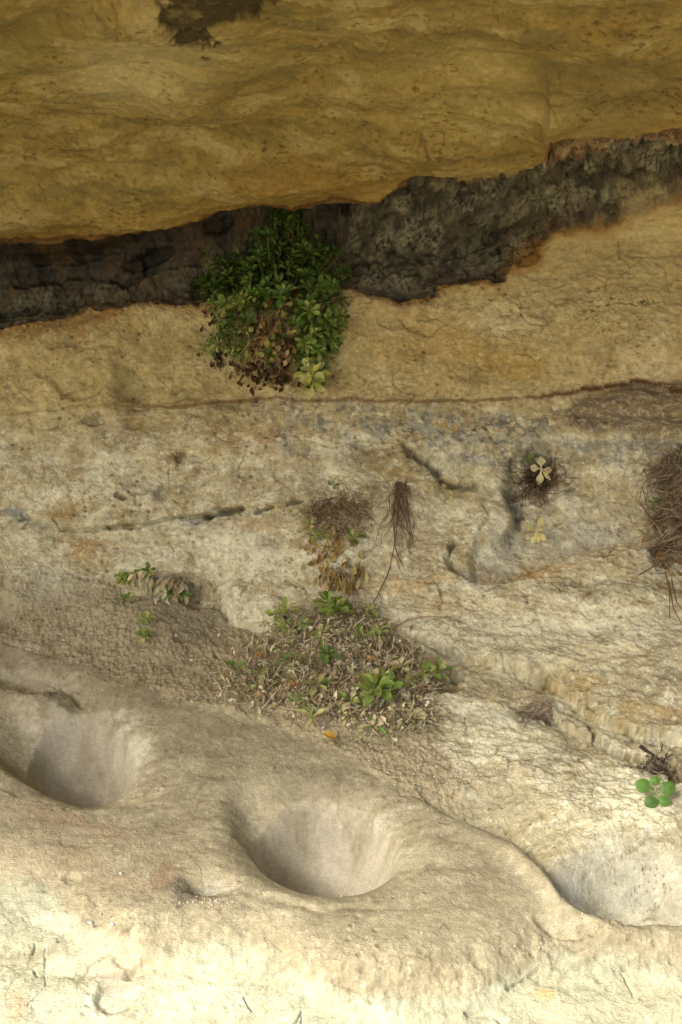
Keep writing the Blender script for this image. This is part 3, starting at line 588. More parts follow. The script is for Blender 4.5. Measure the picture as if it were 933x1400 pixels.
class MB:
    def __init__(s): s.v = []; s.f = []; s.c = []
    def grid(s, pts, col):               # pts: list of rows
        b = len(s.v); w = len(pts[0])
        for r in pts:
            for p in r: s.v.append(p); s.c.append(col)
        for i in range(len(pts)-1):
            for j in range(w-1):
                a = b+i*w+j; s.f.append((a, a+1, a+w+1, a+w))
    def leaf(s, base, d, up, L, W, col, curl=.25, fold=.18, prof=(.10, .16, .34, .78, 1.0, .82, .12), var=.0, twist=0):
        d = d.normalized(); side = d.cross(up)
        if side.length < 1e-4: side = d.cross(Vector((1, .3, .2)))
        side.normalize(); n = side.cross(d).normalized()
        if twist:
            R = Matrix.Rotation(twist, 3, d); side = R @ side; n = R @ n
        rows_ = []; k = len(prof); col = tuple(max(.004, c*(1+random.uniform(-.06, .06))) for c in col)
        g_ = random.uniform(-.22, .22); col = (col[0]*(1+g_), col[1]*(1+g_), col[2]*(1+g_), 1)
        wob = random.uniform(-.25, .25)
        for i, w in enumerate(prof):
            t_ = i/(k-1); c = base+d*(L*t_*(1-.25*abs(curl)*t_))-n*(L*curl*t_*t_)+side*(L*wob*.3*math.sin(t_*3))
            h = W*.5*w; e_ = n*(h*fold*2)
            rows_.append([c-side*h+e_, c-side*h*.5+e_*.4, c, c+side*h*.5+e_*.4, c+side*h+e_])
        s.grid(rows_, col)
    def tube(s, pts, r0, r1, col, k=5):
        b = len(s.v); n = len(pts); col = (col[0], col[1], col[2], 1)
        for i, p in enumerate(pts):
            q = (pts[min(i+1, n-1)]-pts[max(i-1, 0)]); q = q.normalized() if q.length > 1e-7 else Vector((0, 0, 1))
            a = q.cross(Vector((.3, 1, .2))).normalized(); b_ = q.cross(a); r = r0+(r1-r0)*i/(n-1)
            for j in range(k):
                an = j*2*math.pi/k; s.v.append(p+(a*math.cos(an)+b_*math.sin(an))*r); s.c.append(col)
        for i in range(n-1):
            for j in range(k):
                s.f.append((b+i*k+j, b+i*k+(j+1) % k, b+(i+1)*k+(j+1) % k, b+(i+1)*k+j))
    def stone(s, p, r, col):
        b = len(s.v); R = Matrix.Rotation(random.random()*6, 3, Vector((random.random()-.5, random.random()-.5, random.random())).normalized())
        sc_ = Vector((random.uniform(.8, 1.4), random.uniform(.6, 1.1), random.uniform(.5, .85)))
        g_ = random.uniform(.75, 1.2); col = tuple(min(.8, c*g_) for c in col)+(1,)
        rings = [(0, 1)]
        pts = [Vector((0, 0, 1))]
        for zz, rr, of in ((.45, .88, 0), (-.45, .88, .5)):
            for j in range(5):
                a = (j+of)*2*math.pi/5; pts.append(Vector((math.cos(a)*rr, math.sin(a)*rr, zz)))
        pts.append(Vector((0, 0, -1)))
        for q in pts:
            q = q*random.uniform(.8, 1.15); q = Vector((q.x*sc_.x, q.y*sc_.y, q.z*sc_.z)); s.v.append(p+(R @ q)*r); s.c.append(col)
        for j in range(5):
            k2 = (j+1) % 5
            s.f.append((b, b+1+j, b+1+k2, b+1+k2)); s.f.append((b+1+j, b+6+j, b+1+k2, b+1+k2)); s.f.append((b+1+k2, b+6+j, b+6+k2, b+6+k2)); s.f.append((b+6+j, b+11, b+6+k2, b+6+k2))
    def build(s, name, mat, parent=None, smooth=True):
        me = bpy.data.meshes.new(name); org = parent.location if parent else Vector((0, 0, 0))
        fs = [tuple(dict.fromkeys(f)) for f in s.f]
        me.from_pydata([tuple(p-org) for p in s.v], [], fs)
        a = me.attributes.new('tone', 'FLOAT_COLOR', 'POINT'); a.data.foreach_set('color', np.array(s.c, F).ravel())
        if smooth: me.polygons.foreach_set('use_smooth', np.ones(len(fs), bool))
        me.materials.append(mat); o = bpy.data.objects.new(name, me); C.objects.link(o)
        if parent: o.parent = parent
        return o
def thing(name, loc, label, cat, group=None):
    o = bpy.data.objects.new(name, None); C.objects.link(o); o.location = loc; o.empty_display_size = .02
    return tag(o, label, cat, group)
def rnd(s=1): return Vector((random.gauss(0, s), random.gauss(0, s), random.gauss(0, s)))
UP = Vector((0, 0, 1))
def bez(a, b, c, n=7): return [a*(1-t_)**2+b*2*t_*(1-t_)+c*t_*t_ for t_ in [i/(n-1) for i in range(n)]]
GREEN = (.12, .195, .035); DGREEN = (.065, .13, .026); LIME = (.32, .39, .10); YEL = (.50, .48, .19); PALE = (.66, .61, .36); STRAW = (.54, .46, .28); BROWN = (.21, .135, .06); DKB = (.09, .055, .028)
def rosette(mb, c, axis, n, L, W, cols_, spread=1.0, curl=.3, jit=.25, prof=None, fold=.18):
    axis = axis.normalized(); a = axis.cross(Vector((.2, .1, 1))).normalized(); b = axis.cross(a); ph = random.random()*6
    for i in range(n):
        an = ph+i*2.4+random.uniform(-jit, jit); f = (i+.5)/n
        rad = a*math.cos(an)+b*math.sin(an); d = rad*spread*(.55+.6*(1-f))+axis*(.35+.7*f)+rnd(.08)
        l = L*(1.05-.45*f)*random.uniform(.85, 1.15)
        kw = {'prof': prof} if prof else {}
        mb.leaf(c+axis*(L*.12*f), d, axis, l, W*l/L, random.choice(cols_), curl=curl*random.uniform(.3, 1.4), fold=fold, twist=random.uniform(-.3, .3), **kw)

# ------------------------------------------------------------------ the big bush in the seam
root_l, root_n, rt = hit(385, 400)
bush = thing('bushy_plant', root_l, 'large bushy green plant with brown withered lower leaves, rooted in the dark seam', 'plant')
outline = [(372, 292), (395, 284), (415, 300), (432, 325), (455, 350), (470, 375), (462, 400), (466, 440), (458, 470), (455, 500), (440, 508), (418, 512), (405, 498), (385, 505), (360, 490), (335, 475), (312, 440), (300, 430), (278, 400), (262, 392), (290, 362), (318, 345), (345, 340), (350, 318)]
def in_poly(p, poly):
    x, y = p; r = False; n = len(poly)
    for i in range(n):
        (ax, ay), (bx, by) = poly[i], poly[(i+1) % n]
        if (ay > y) != (by > y) and x < (bx-ax)*(y-ay)/(by-ay)+ax: r = not r
    return r
fg, fd, stm = MB(), MB(), MB()
brownp = [(348, 432), (372, 415), (400, 425), (414, 445), (408, 478), (388, 518), (362, 515), (338, 495), (342, 455)]
for a_, b_ in (((300, 440), 5), ((312, 452), 4), ((322, 432), 5)): pass
tips = []
while len(tips) < 165:
    p = (random.uniform(255, 475), random.uniform(280, 515))
    if in_poly(p, outline): tips.append(p)
tips += [(302, 438), (310, 446), (318, 436), (306, 456), (326, 448), (322, 465), (316, 478), (334, 478), (300, 470), (440, 512), (425, 520), (412, 500), (268, 396), (277, 388), (290, 368), (470, 374), (462, 352), (456, 345), (466, 432), (460, 410), (452, 395), (394, 292), (408, 305), (378, 298), (300, 362), (284, 352), (455, 470), (448, 490), (330, 350), (345, 335), (436, 330), (386, 288), (402, 290), (415, 312), (370, 305), (396, 300)]
for (px, py) in tips:
    inb = in_poly((px, py), brownp)
    if inb and random.random() < .86: continue
    l, n, t_ = hit(px, py)
    cen = max(0, 1-math.hypot((px-375)/105, (py-390)/115))
    off = random.uniform(.008, .03)+cen*random.uniform(.015, .095)
    tip = l-ray(px, py)*off
    low_ = (py-400)/110
    if low_ > .15 and px < 400 and random.random() < .45: cs = [LIME, (.15, .24, .035), YEL]
    elif py > 400: cs = [GREEN, (.14, .24, .035), LIME, LIME] if random.random() < .6 else [GREEN, DGREEN, (.16, .25, .05)]
    else: cs = [DGREEN, GREEN, (.13, .22, .04), (.18, .26, .05)]
    r_ = hit(385+(px-385)*.6+random.gauss(0, 6), 405+(py-400)*.6+random.gauss(0, 6))[0]
    midp = (r_+tip)*.5+Vector((0, -.03*random.random(), -.012))
    stm.tube(bez(r_, midp, tip), .0013, .0007, (.16, .17, .05) if random.random() < .6 else (.22, .15, .07))
    ax = (tip-midp).normalized()+Vector((random.gauss(0, .3), -.5, .35+random.gauss(0, .25)))
    rosette(fg, tip, ax, random.randint(7, 11), .021, .0085, cs, 1.0, .25)
    for q in (.3, .45, .6, .74, .88):
        bp_ = bez(r_, midp, tip, 21)[int(q*20)]
        for _ in range(2):
            fg.leaf(bp_, rnd(.6)+Vector((0, -.3, .2)), UP, .017, .007, random.choice(cs), curl=.3)
while_n = 0
for _ in range(620):
    px, py = random.uniform(325, 432), random.uniform(400, 528)
    if not in_poly((px, py), brownp) and random.random() < .8: continue
    l, n, t_ = hit(px, py); cen = max(0, 1-math.hypot((px-378)/60, (py-455)/75))
    p = l-ray(px, py)*(random.uniform(.002, .02)+.085*cen*random.random())
    c_ = random.choice([(.32, .22, .09), (.46, .35, .16), BROWN, BROWN, (.14, .085, .04), (.09, .055, .028), (.42, .34, .12), (.36, .34, .09)])
    if py > 490: c_ = random.choice([DKB, BROWN, (.05, .03, .015)])
    fd.leaf(p, Vector((random.gauss(0, .5), random.gauss(-.3, .4), random.gauss(-.6, .5))), Vector((0, -1, .3)), random.uniform(.009, .019), random.uniform(.005, .010), c_, curl=random.uniform(-.7, .9), fold=random.uniform(.1, .6))
for (x0, y0, n_) in ((296, 488, 14), (318, 495, 16), (290, 432, 12), (345, 500, 14), (300, 478, 10), (362, 512, 16), (378, 516, 12), (360, 450, 16), (350, 440, 14)):
    for _ in range(n_):
        l, n, t_ = hit(x0+random.gauss(0, 8), y0+random.gauss(0, 6)); p = l+n*random.uniform(.001, .010)
        fd.leaf(p, Vector((random.gauss(0, .4), -.15, -.8)), Vector((0, -1, 0)), random.uniform(.010, .018), .006, random.choice([DKB, BROWN, (.05, .03, .015)]), curl=random.uniform(-.5, .8), fold=.4)
for _ in range(26):
    l, n, t_ = hit(random.gauss(380, 18), random.gauss(450, 24)); e2 = hit(random.gauss(378, 30), random.gauss(490, 18))[0]+Vector((0, -.02, 0))
    stm.tube(bez(l, (l+e2)*.5+Vector((0, -.05, 0)), e2), .0010, .0005, (.30, .24, .12))
fg.build('foliage', M_leaf, bush); tag(fd.build('withered_leaves', M_dry, bush), 'brown withered hanging leaves'); stm.build('stems', M_stem, bush)

def sprout(px, py, label, n=7, L=.018, W=.008, cols_=(GREEN, LIME), h=.012, lean=(0, 0), group=None, curl=.35, spread=1.0, heads=1, name='seedling', cat='seedling', fold=.18, scat=8):
    l, n_, t_ = hit(px, py); o = thing(name, l, label, cat, group); lf, sm_ = MB(), MB()
    for k_ in range(heads):
        b_ = hit(px+(random.gauss(0, scat) if k_ else 0), py+(random.gauss(0, scat*.7) if k_ else 0))
        base = b_[0]; ax = (b_[1]*.8+UP*.5+Vector((lean[0], -.15, lean[1]))).normalized(); top = base+ax*h*random.uniform(.7, 1.2)
        sm_ = MB(); sm_.tube([base-ax*.004, (base+top)*.5+rnd(.001), top], .0011, .0008, (.24, .24, .10), 6); sm_.build('stem', M_stem, o)
        rosette(lf, top, ax, n, L*1.16*random.uniform(.75, 1.15), W*1.1, list(cols_), spread, curl, fold=fold)
    lf.build('leaves', M_leaf, o); return o
def tangle(px0, py0, pts, n, r, cols_, thick=.0006, L=(20, 60), down=(.15, 1), off=.02, mb=None, spread=4, fan=.55, wander=.0):
    """roots or stalks: each starts near one of pts and trails over the rock"""
    mb = mb or MB()
    for _ in range(n):
        x, y = random.choice(pts); x += random.gauss(0, r); y += random.gauss(0, r*.8)
        ln = random.uniform(*L); an = math.atan2(down[1], down[0])+random.gauss(0, fan)
        k_ = 6; P_ = []
        lift = random.uniform(.001, off); bend = random.gauss(0, wander)
        for i in range(k_):
            s_ = i/(k_-1); l, nn, t_ = hit(x+math.cos(an+bend*s_)*ln*s_+random.gauss(0, spread*.35), y+math.sin(an+bend*s_)*ln*s_+random.gauss(0, spread*.35))
            P_.append(l+nn*(lift*math.sin(s_*math.pi)+.001)+rnd(.0006))
        mb.tube(P_, thick*random.uniform(.6, 1.5), thick*.5, random.choice(cols_), 4)
    return mb
RC = [(.24, .16, .08), (.32, .23, .12), (.14, .09, .045), (.42, .32, .19)]

sprout(432, 527, 'small lime green seedling just below the big bush', 8, .024, .011, (YEL, (.50, .50, .12), (.56, .54, .20), (.42, .44, .09)), .034, heads=5, scat=12)
# fine-leaved sprig left of the bush
l, n, t_ = hit(298, 462); o = thing('feathery_sprig', l, 'feathery grey-green sprig at the lower left edge of the big bush', 'plant'); lf, sm_ = MB(), MB()
for (x, y) in ((288, 470), (296, 462), (306, 472), (318, 478), (292, 482), (325, 485), (310, 455), (284, 476)):
    q, nn, _ = hit(x, y); tp = q+Vector((random.gauss(0, .003), -.018, .002)); sm_.tube([l+Vector((.01, -.004, 0)), (l+tp)*.5, tp], .0008, .0006, (.14, .16, .06))
    rosette(lf, tp, Vector((random.gauss(-.2, .3), -.7, -.2)), 18, .013, .0028, [(.09, .17, .05), (.12, .20, .06), LIME], 1.0, .1)
lf.build('leaves', M_leaf, o); sm_.build('stem', M_stem, o)

# ------------------------------------------------------------------ dry root clump with sprouts under the crack
o = thing('dry_root_clump', hit(462, 690)[0], 'matted clump of dry brown rootlets hanging below the brown scar in mid wall', 'root clump')
tangle(0, 0, [(436, 694), (450, 688), (468, 686), (482, 688), (494, 692), (490, 705), (470, 705), (445, 712), (460, 722), (432, 706)], 230, 6, RC, .0006, (12, 40), (-.1, 1), .018, None, 7, 1.1, 1.5).build('rootlets', M_root, o)
mb = MB()
for _ in range(46):
    l, n, t_ = hit(random.gauss(455, 18), random.gauss(745, 14)); mb.leaf(l+n*.006, Vector((random.gauss(0, .4), -.3, -.7)), Vector((0, -1, 0)), .018, .008, random.choice([(.42, .31, .12), (.30, .20, .07), (.5, .40, .17)]), curl=random.uniform(-.4, .8), fold=.5)
mb.build('dead_leaves', M_dry, o)
sprout(424, 722, 'yellow-green sprout at the left end of the mid-wall root clump', 6, .016, .008, (LIME, YEL), .010)
sprout(440, 738, 'pale green sprout hanging under the mid-wall root clump, between two others', 7, .019, .008, ((.26, .36, .10), LIME), .012)
sprout(485, 744, 'yellow-tipped green sprout at the right end of the mid-wall root clump', 7, .018, .008, (LIME, YEL, GREEN), .012)
sprout(457, 668, 'tiny green sprig on top of the mid-wall root clump', 4, .010, .004, (GREEN,), .006)
o = thing('withered_plant', hit(460, 785)[0], 'curled ochre dead leaves hanging just above the leaf litter mound', 'dead plant'); mb = MB()
for (x, y, n_) in ((440, 792, 9), (455, 795, 10), (468, 798, 12), (476, 812, 8), (490, 775, 8), (495, 790, 5), (480, 800, 6), (448, 808, 5)):
    for _ in range(n_):
        l, n, t_ = hit(x+random.gauss(0, 4), y+random.gauss(0, 4)-6); mb.leaf(l+n*random.uniform(.002, .014), Vector((random.gauss(0, .35), -.25, -.8)), Vector((random.gauss(0, .5), -1, 0)), random.uniform(.018, .028), random.uniform(.006, .010), random.choice([(.50, .39, .16), (.36, .25, .09), (.58, .47, .22), BROWN]), curl=random.uniform(-.3, .9), fold=random.uniform(.2, .7))
mb.build('dead_leaves', M_dry, o); tangle(0, 0, [(462, 775), (478, 790)], 14, 8, RC, .0007, (20, 60)).build('stalks', M_root, o)
# hanging root strand
o = thing('root_strand', hit(548, 664)[0], 'narrow brown strand of fine roots hanging straight down the wall', 'root strand')
tangle(0, 0, [(545, 664), (549, 666), (553, 664)], 70, 3.2, [(.20, .14, .085), (.30, .22, .14), (.12, .08, .05)], .00055, (16, 112), (-.03, 1), .012, None, 12, .04, .2).build('rootlets', M_root, o)
mb = MB()
def trail(mb, pts, r0, r1, col, lift=.003):
    mb.tube([hit(x, y)[0]+hit(x, y)[1]*lift for x, y in pts], r0, r1, col, 5)
for pts in ([(541, 672), (539, 710), (540, 745), (534, 775)], [(541, 750), (548, 770), (553, 775)], [(556, 680), (560, 715), (566, 740)]): trail(mb, pts, .0011, .0006, (.17, .09, .055))
mb.build('long_root', M_root, o)
mb = MB(); trail(mb, [(534, 775), (529, 790), (520, 808), (514, 820), (508, 828)], .0009, .0006, (.10, .06, .04)); trail(mb, [(519, 812), (523, 820), (521, 828)], .0006, .0004, (.10, .06, .04))
tag(mb.build('thin_twig', M_root), 'thin dark forked twig lying on the wall between root strand and litter mound', 'twig')
mb = MB(); trail(mb, [(536, 862), (560, 850), (585, 846), (610, 847), (630, 852)], .0010, .0006, (.30, .22, .13), .006)
tag(mb.build('arched_twig', M_root), 'pale arched twig at the upper right of the litter mound', 'twig')

# ------------------------------------------------------------------ rosettes in the alcove
def star(px, py, label, specs, h=.02, col=PALE, L=.03):
    l, n, t_ = hit(px, py); o = thing('pale_rosette', l, label, 'rosette plant'); s_ = MB(); c_ = l-ray(px, py)*h
    s_.tube([l, (l+c_)*.5+Vector((0, 0, -.003)), c_], .0016, .0012, (.42, .38, .18), 6); s_.build('stem', M_stem, o)
    R_ = Vector((1, 0, 0)); f_ = -ray(px, py); u_ = f_.cross(R_).normalized()
    for (an, ll, w_) in specs:
        a = math.radians(an); d = R_*math.cos(a)+u_*math.sin(a)+f_*.12; m_ = MB(); m_.leaf(c_, d, f_, ll*L, w_*L, col, curl=.12, fold=.12, prof=(.14, .18, .30, .72, 1, .95, .60, .1)); m_.build('leaf', M_leaf, o)
    return o
u0 = pxm(1.7)
star(740, 641, 'pale yellow five-leaved rosette in the dark rooty tuft of the alcove', [(88, 19*u0/.03, 14*u0/.03), (168, 17*u0/.03, 11*u0/.03), (-8, 17*u0/.03, 11*u0/.03), (-98, 25*u0/.03, 11*u0/.03), (-48, 22*u0/.03, 6*u0/.03)], col=(.70, .62, .33))
star(733, 727, 'small pale yellow rosette on the bare alcove floor, lower of the two', [(70, 17*u0/.03, 6*u0/.03), (150, 15*u0/.03, 6*u0/.03), (-45, 14*u0/.03, 6*u0/.03), (-110, 13*u0/.03, 6*u0/.03), (20, 8*u0/.03, 4*u0/.03), (-75, 12*u0/.03, 5*u0/.03)], L=.042, h=.020, col=(.70, .62, .25))
sprout(724, 630, 'two small green leaves at the upper left of the five-leaved rosette', 4, .015, .006, (GREEN, (.12, .24, .03)), .010, lean=(-.6, 0))
o = thing('dark_root_tuft', hit(735, 655)[0], 'dark brown tuft of roots filling the alcove behind the five-leaved rosette', 'root clump')
tangle(0, 0, [(725, 650), (738, 655), (750, 650), (730, 668), (745, 640)], 150, 8, [(.12, .075, .04), (.18, .12, .07), (.07, .045, .025), (.28, .2, .13)], .0006, (10, 46), (-.25, 1), .014, None, 6, .9, 1.2).build('rootlets', M_root, o)
for p, lb in (([(757, 720), (770, 716)], 'tiny broken stalk on the alcove floor right of the lower rosette'), ([(716, 730), (728, 728)], 'upper of two tiny broken stalks left of the lower alcove rosette'), ([(718, 740), (732, 739)], 'lower of two tiny broken stalks left of the lower alcove rosette')):
    mb = MB(); trail(mb, p, .0011, .0009, (.30, .25, .14), .002); tag(mb.build('broken_stalk', M_root), lb, 'stalk')

# ------------------------------------------------------------------ hanging dry clump at the right edge
o = thing('hanging_dry_clump', hit(915, 640)[0], 'large clump of dry reddish brown stalks hanging at the right edge of the picture', 'root clump')
mb = tangle(0, 0, [(925, 625), (918, 640), (910, 660), (922, 680), (935, 660), (930, 720), (922, 745), (940, 700), (915, 700), (950, 740), (960, 680)], 520, 9, [(.22, .16, .10), (.31, .235, .15), (.14, .10, .06), (.42, .33, .22)], .0007, (16, 60), (-.06, 1), .035, None, 9, .8, 1.2)
mb.build('rootlets', M_root, o); mb = MB()
for pts in ([(900, 660), (925, 650), (945, 640)], [(872, 788), (895, 775), (925, 765)], [(905, 775), (912, 810), (913, 850)], [(912, 800), (922, 835), (933, 865)], [(915, 795), (925, 830), (940, 850)], [(892, 700), (915, 735), (930, 760)], [(898, 640), (915, 625), (930, 618)], [(898, 720), (906, 740), (908, 765)]): mb = MB(); trail(mb, pts, .0012, .0006, (.19, .12, .075), .008); mb.build('stalk', M_root, o)
for _ in range(1):
    mb = MB()
    for _ in range(30):
        l, n, t_ = hit(random.gauss(915, 12), random.gauss(740, 30)); mb.leaf(l+n*.015, Vector((random.gauss(0, .5), -.3, -.6)), Vector((0, -1, 0)), .022, .006, random.choice([(.34, .24, .10), (.24, .15, .07)]), curl=.5, fold=.5)
    mb.build('dead_leaves', M_dry, o)
sprout(900, 690, 'small green sprig sticking out left of the hanging dry clump', 7, .015, .005, (GREEN, (.13, .24, .05)), .012, lean=(-.8, .3))

# ------------------------------------------------------------------ left tuft on the soil
o = thing('drooping_tuft', hit(222, 800)[0], 'straw-coloured tuft with drooping dry leaves under the small rock hollow on the left', 'plant'); lf, dr, sm_ = MB(), MB(), MB()
for (x, y, n_) in ((205, 797, 26), (222, 801, 30), (236, 806, 36), (246, 808, 20), (190, 800, 8)):
    for _ in range(n_):
        l, n, t_ = hit(x+random.gauss(0, 4), y+random.gauss(0, 3)); d = Vector((random.gauss(-.25, .35), -.6, -.45+random.gauss(0, .2)))
        dr.leaf(l+n*random.uniform(.012, .030)+UP*.004, d, n+UP*.3, random.uniform(.020, .032), random.uniform(.006, .010), random.choice([STRAW, (.66, .59, .40), (.48, .39, .22), (.60, .54, .32)]), curl=random.uniform(.2, .8), fold=.35)
for (x, y) in ((228, 794), (240, 795), (250, 797), (203, 782), (234, 798)):
    l, n, t_ = hit(x, y); c_ = l+n*.028; sm_.tube([l, c_], .0012, .001, (.2, .2, .08)); rosette(lf, c_, n+UP*.4, 9, .016, .006, [(.12, .20, .04), LIME, GREEN], 1, .3)
lf.build('leaves', M_leaf, o); dr.build('dead_leaves', M_dry, o); sm_.build('stems', M_stem, o)
sprout(181, 800, 'yellow-green sprout pair left of the drooping straw tuft', 9, .016, .007, (LIME, (.34, .38, .09), GREEN), .014, heads=3, scat=7)
sprout(178, 826, 'green sprout directly below the yellow-green pair on the left soil', 9, .015, .007, ((.16, .27, .05), LIME), .012)
sprout(205, 853, 'upper of two pale seedlings standing alone on the left soil', 8, .019, .009, ((.30, .36, .10), LIME, YEL), .012)
sprout(198, 877, 'lower of two pale seedlings standing alone on the left soil', 9, .019, .009, (LIME, (.36, .42, .12), YEL), .010, heads=2, scat=7)
sprout(162, 790, 'tiny green sprig on the rim of the left soil beneath the wall', 4, .010, .004, (GREEN,), .006)

# ------------------------------------------------------------------ leaf litter mound and its seedlings
mound = [(330, 890), (362, 862), (390, 842), (440, 832), (505, 838), (540, 868), (575, 900), (592, 935), (590, 985), (560, 1003), (515, 1006), (470, 985), (425, 985), (380, 965), (330, 968), (305, 955), (318, 920)]
lit = MB(); k_ = 0
while k_ < 3600:
    x, y = random.uniform(298, 600), random.uniform(828, 1010)
    if not in_poly((x+random.gauss(0, 7), y+random.gauss(0, 5)), mound): continue
    if x < 400 and random.random() < .35: k_ += 1; continue
    k_ += 1
    l, n, t_ = hit(x, y); p = l+n*random.uniform(.0005, .013); d = (rnd(1)-n*rnd(1).dot(n)*.8).normalized()
    c_ = random.choice([(.56, .47, .30), (.68, .60, .40), (.42, .33, .20), (.24, .17, .10), (.52, .42, .25), (.74, .67, .47), (.34, .25, .15), (.80, .75, .56), (.46, .50, .22), (.60, .60, .32)])
    if random.random() < .42: lit.tube([p, p+d*random.uniform(.006, .016)+rnd(.001), p+d*random.uniform(.016, .034)+rnd(.002)], .0007, .0005, c_, 4)
    else: lit.leaf(p, d, n, random.uniform(.006, .016), random.uniform(.003, .007), c_, curl=random.uniform(-.6, .9), fold=random.uniform(.1, .7))
tag(lit.build('leaf_litter', M_dry), 'mound of dry brown stalks and dead leaves on the soil slope', 'leaf litter', kind='stuff')
SP = [
 (462, 850, 'bright green broad-leaved seedling cluster at the top of the litter mound', dict(n=9, L=.024, W=.011, cols_=((.31, .38, .10), (.25, .33, .07)), h=.026, heads=4, scat=11)),
 (396, 848, 'bright green seedling at the upper left corner of the litter mound', dict(n=6, L=.023, W=.010, cols_=((.31, .38, .10), LIME), h=.022, heads=2, scat=7)),
 (388, 868, 'lime seedling just under the upper left one on the litter mound', dict(n=6, L=.015, W=.007, cols_=(LIME, YEL), h=.012, heads=2, scat=6)),
 (419, 862, 'small green seedling between the two top clusters of the mound', dict(n=7, L=.016, W=.008, cols_=((.28, .36, .09),), h=.014)),
 (505, 844, 'yellow and green seedling at the top right edge of the litter mound', dict(n=7, L=.019, W=.007, cols_=(LIME, YEL), h=.016)),
 (490, 872, 'small green seedling right below the bright top cluster', dict(n=7, L=.015, W=.006, cols_=((.18, .32, .06), LIME), h=.014)),
 (521, 882, 'star-shaped green seedling on the upper right of the litter mound', dict(n=10, L=.021, W=.007, cols_=((.27, .35, .09), LIME), h=.020)),
 (452, 904, 'blue-green seedling in the middle of the litter mound', dict(n=9, L=.020, W=.009, cols_=((.17, .29, .08), (.21, .29, .07)), h=.018, heads=2, scat=8)),
 (438, 880, 'pale yellow seedling left of the mound centre', dict(n=7, L=.018, W=.008, cols_=(YEL, PALE, LIME), h=.012, heads=2)),
 (415, 908, 'little lime seedling left of the blue-green one', dict(n=6, L=.013, W=.006, cols_=(LIME, (.28, .36, .09)), h=.010)),
 (396, 908, 'little dark seedling in the left half of the mound', dict(n=6, L=.013, W=.006, cols_=((.15, .26, .06),), h=.010)),
 (322, 928, 'upright green seedling at the far left end of the litter mound', dict(n=8, L=.022, W=.008, cols_=((.17, .28, .07), LIME), h=.016, spread=.6)),
 (352, 935, 'pale four-leaved seedling near the left end of the litter mound', dict(n=5, L=.019, W=.007, cols_=(PALE, LIME), h=.012)),
 (353, 894, 'yellowish sprig at the upper left rim of the litter mound', dict(n=5, L=.014, W=.005, cols_=(YEL, PALE), h=.012)),
 (435, 950, 'lime-edged seedling in the lower middle of the litter mound', dict(n=8, L=.019, W=.009, cols_=(LIME, YEL, (.2, .34, .07)), h=.016)),
 (405, 968, 'small dull green sprig at the lower left of the litter mound', dict(n=7, L=.014, W=.005, cols_=((.17, .27, .07),), h=.012)),
 (430, 990, 'yellow and green seedling at the bottom edge of the litter mound', dict(n=6, L=.022, W=.007, cols_=(YEL, LIME), h=.014)),
 (479, 968, 'pale-tipped star seedling below the centre of the litter mound', dict(n=7, L=.023, W=.010, cols_=(PALE, LIME, (.30, .40, .09)), h=.018)),
 (518, 958, 'large glossy lime seedling in the lower right of the litter mound', dict(n=9, L=.028, W=.014, cols_=((.28, .38, .10), LIME, (.28, .36, .08)), h=.024, heads=3, scat=11)),
 (534, 958, 'cup-shaped green leaf pair beside the large glossy lime seedling', dict(n=4, L=.026, W=.018, cols_=((.23, .38, .07),), h=.018)),
 (516, 940, 'pale-topped seedling above the large glossy lime seedling', dict(n=6, L=.020, W=.010, cols_=(PALE, LIME, (.3, .4, .1)), h=.022, heads=2, scat=8)),
 (551, 922, 'cream-leaved seedling on the right part of the litter mound', dict(n=7, L=.020, W=.009, cols_=(PALE, (.36, .40, .12)), h=.016)),
 (588, 935, 'lime and yellow seedling at the right rim of the litter mound', dict(n=8, L=.024, W=.009, cols_=(LIME, YEL, (.2, .33, .06)), h=.020, heads=2, scat=6)),
 (560, 940, 'thin green sprig between cream-leaved seedling and right rim', dict(n=6, L=.014, W=.006, cols_=(LIME,), h=.012)),
 (512, 1000, 'small green seedling under the lower edge of the litter mound', dict(n=8, L=.018, W=.006, cols_=((.17, .30, .07), PALE), h=.012)),
 (566, 993, 'broad cream rosette at the lower right corner of the litter mound', dict(n=8, L=.027, W=.013, cols_=(PALE, YEL, (.62, .56, .30)), h=.014)),
 (553, 968, 'dry cream sprig just above the broad cream rosette', dict(n=5, L=.018, W=.009, cols_=(PALE, STRAW), h=.012)),
]
for x, y, lb, kw in SP: sprout(x, y, lb, group='seedlings in the litter mound', **kw)
for (x, y, c_, lb) in ((362, 898, (.46, .22, .06), 'orange-brown dead leaf on the upper left of the litter mound'), (311, 936, (.44, .25, .12), 'tan dead leaf at the far left end of the litter mound'), (507, 912, (.48, .25, .10), 'orange dead leaf standing in the right centre of the mound'),
                   (449, 1010, (.50, .30, .06), 'small golden leaf lying alone below the litter mound'), (536, 917, (.66, .54, .34), 'long cream dead leaf left of the cream-leaved seedling'), (467, 918, (.60, .50, .33), 'cream dead leaf right of the blue-green seedling'), (404, 941, (.42, .22, .08), 'rusty dead leaf in the lower left of the mound')):
    l, n, t_ = hit(x, y); mb = MB(); mb.leaf(l+n*.012-Vector((.009, 0, 0)), Vector((1, -.1, random.uniform(-.3, .3))), n, .021, .012, c_, curl=.2, fold=.25, prof=(.1, .5, .85, 1, .9, .6, .1)); tag(mb.build('fallen_leaf', M_dry), lb, 'dead leaf')

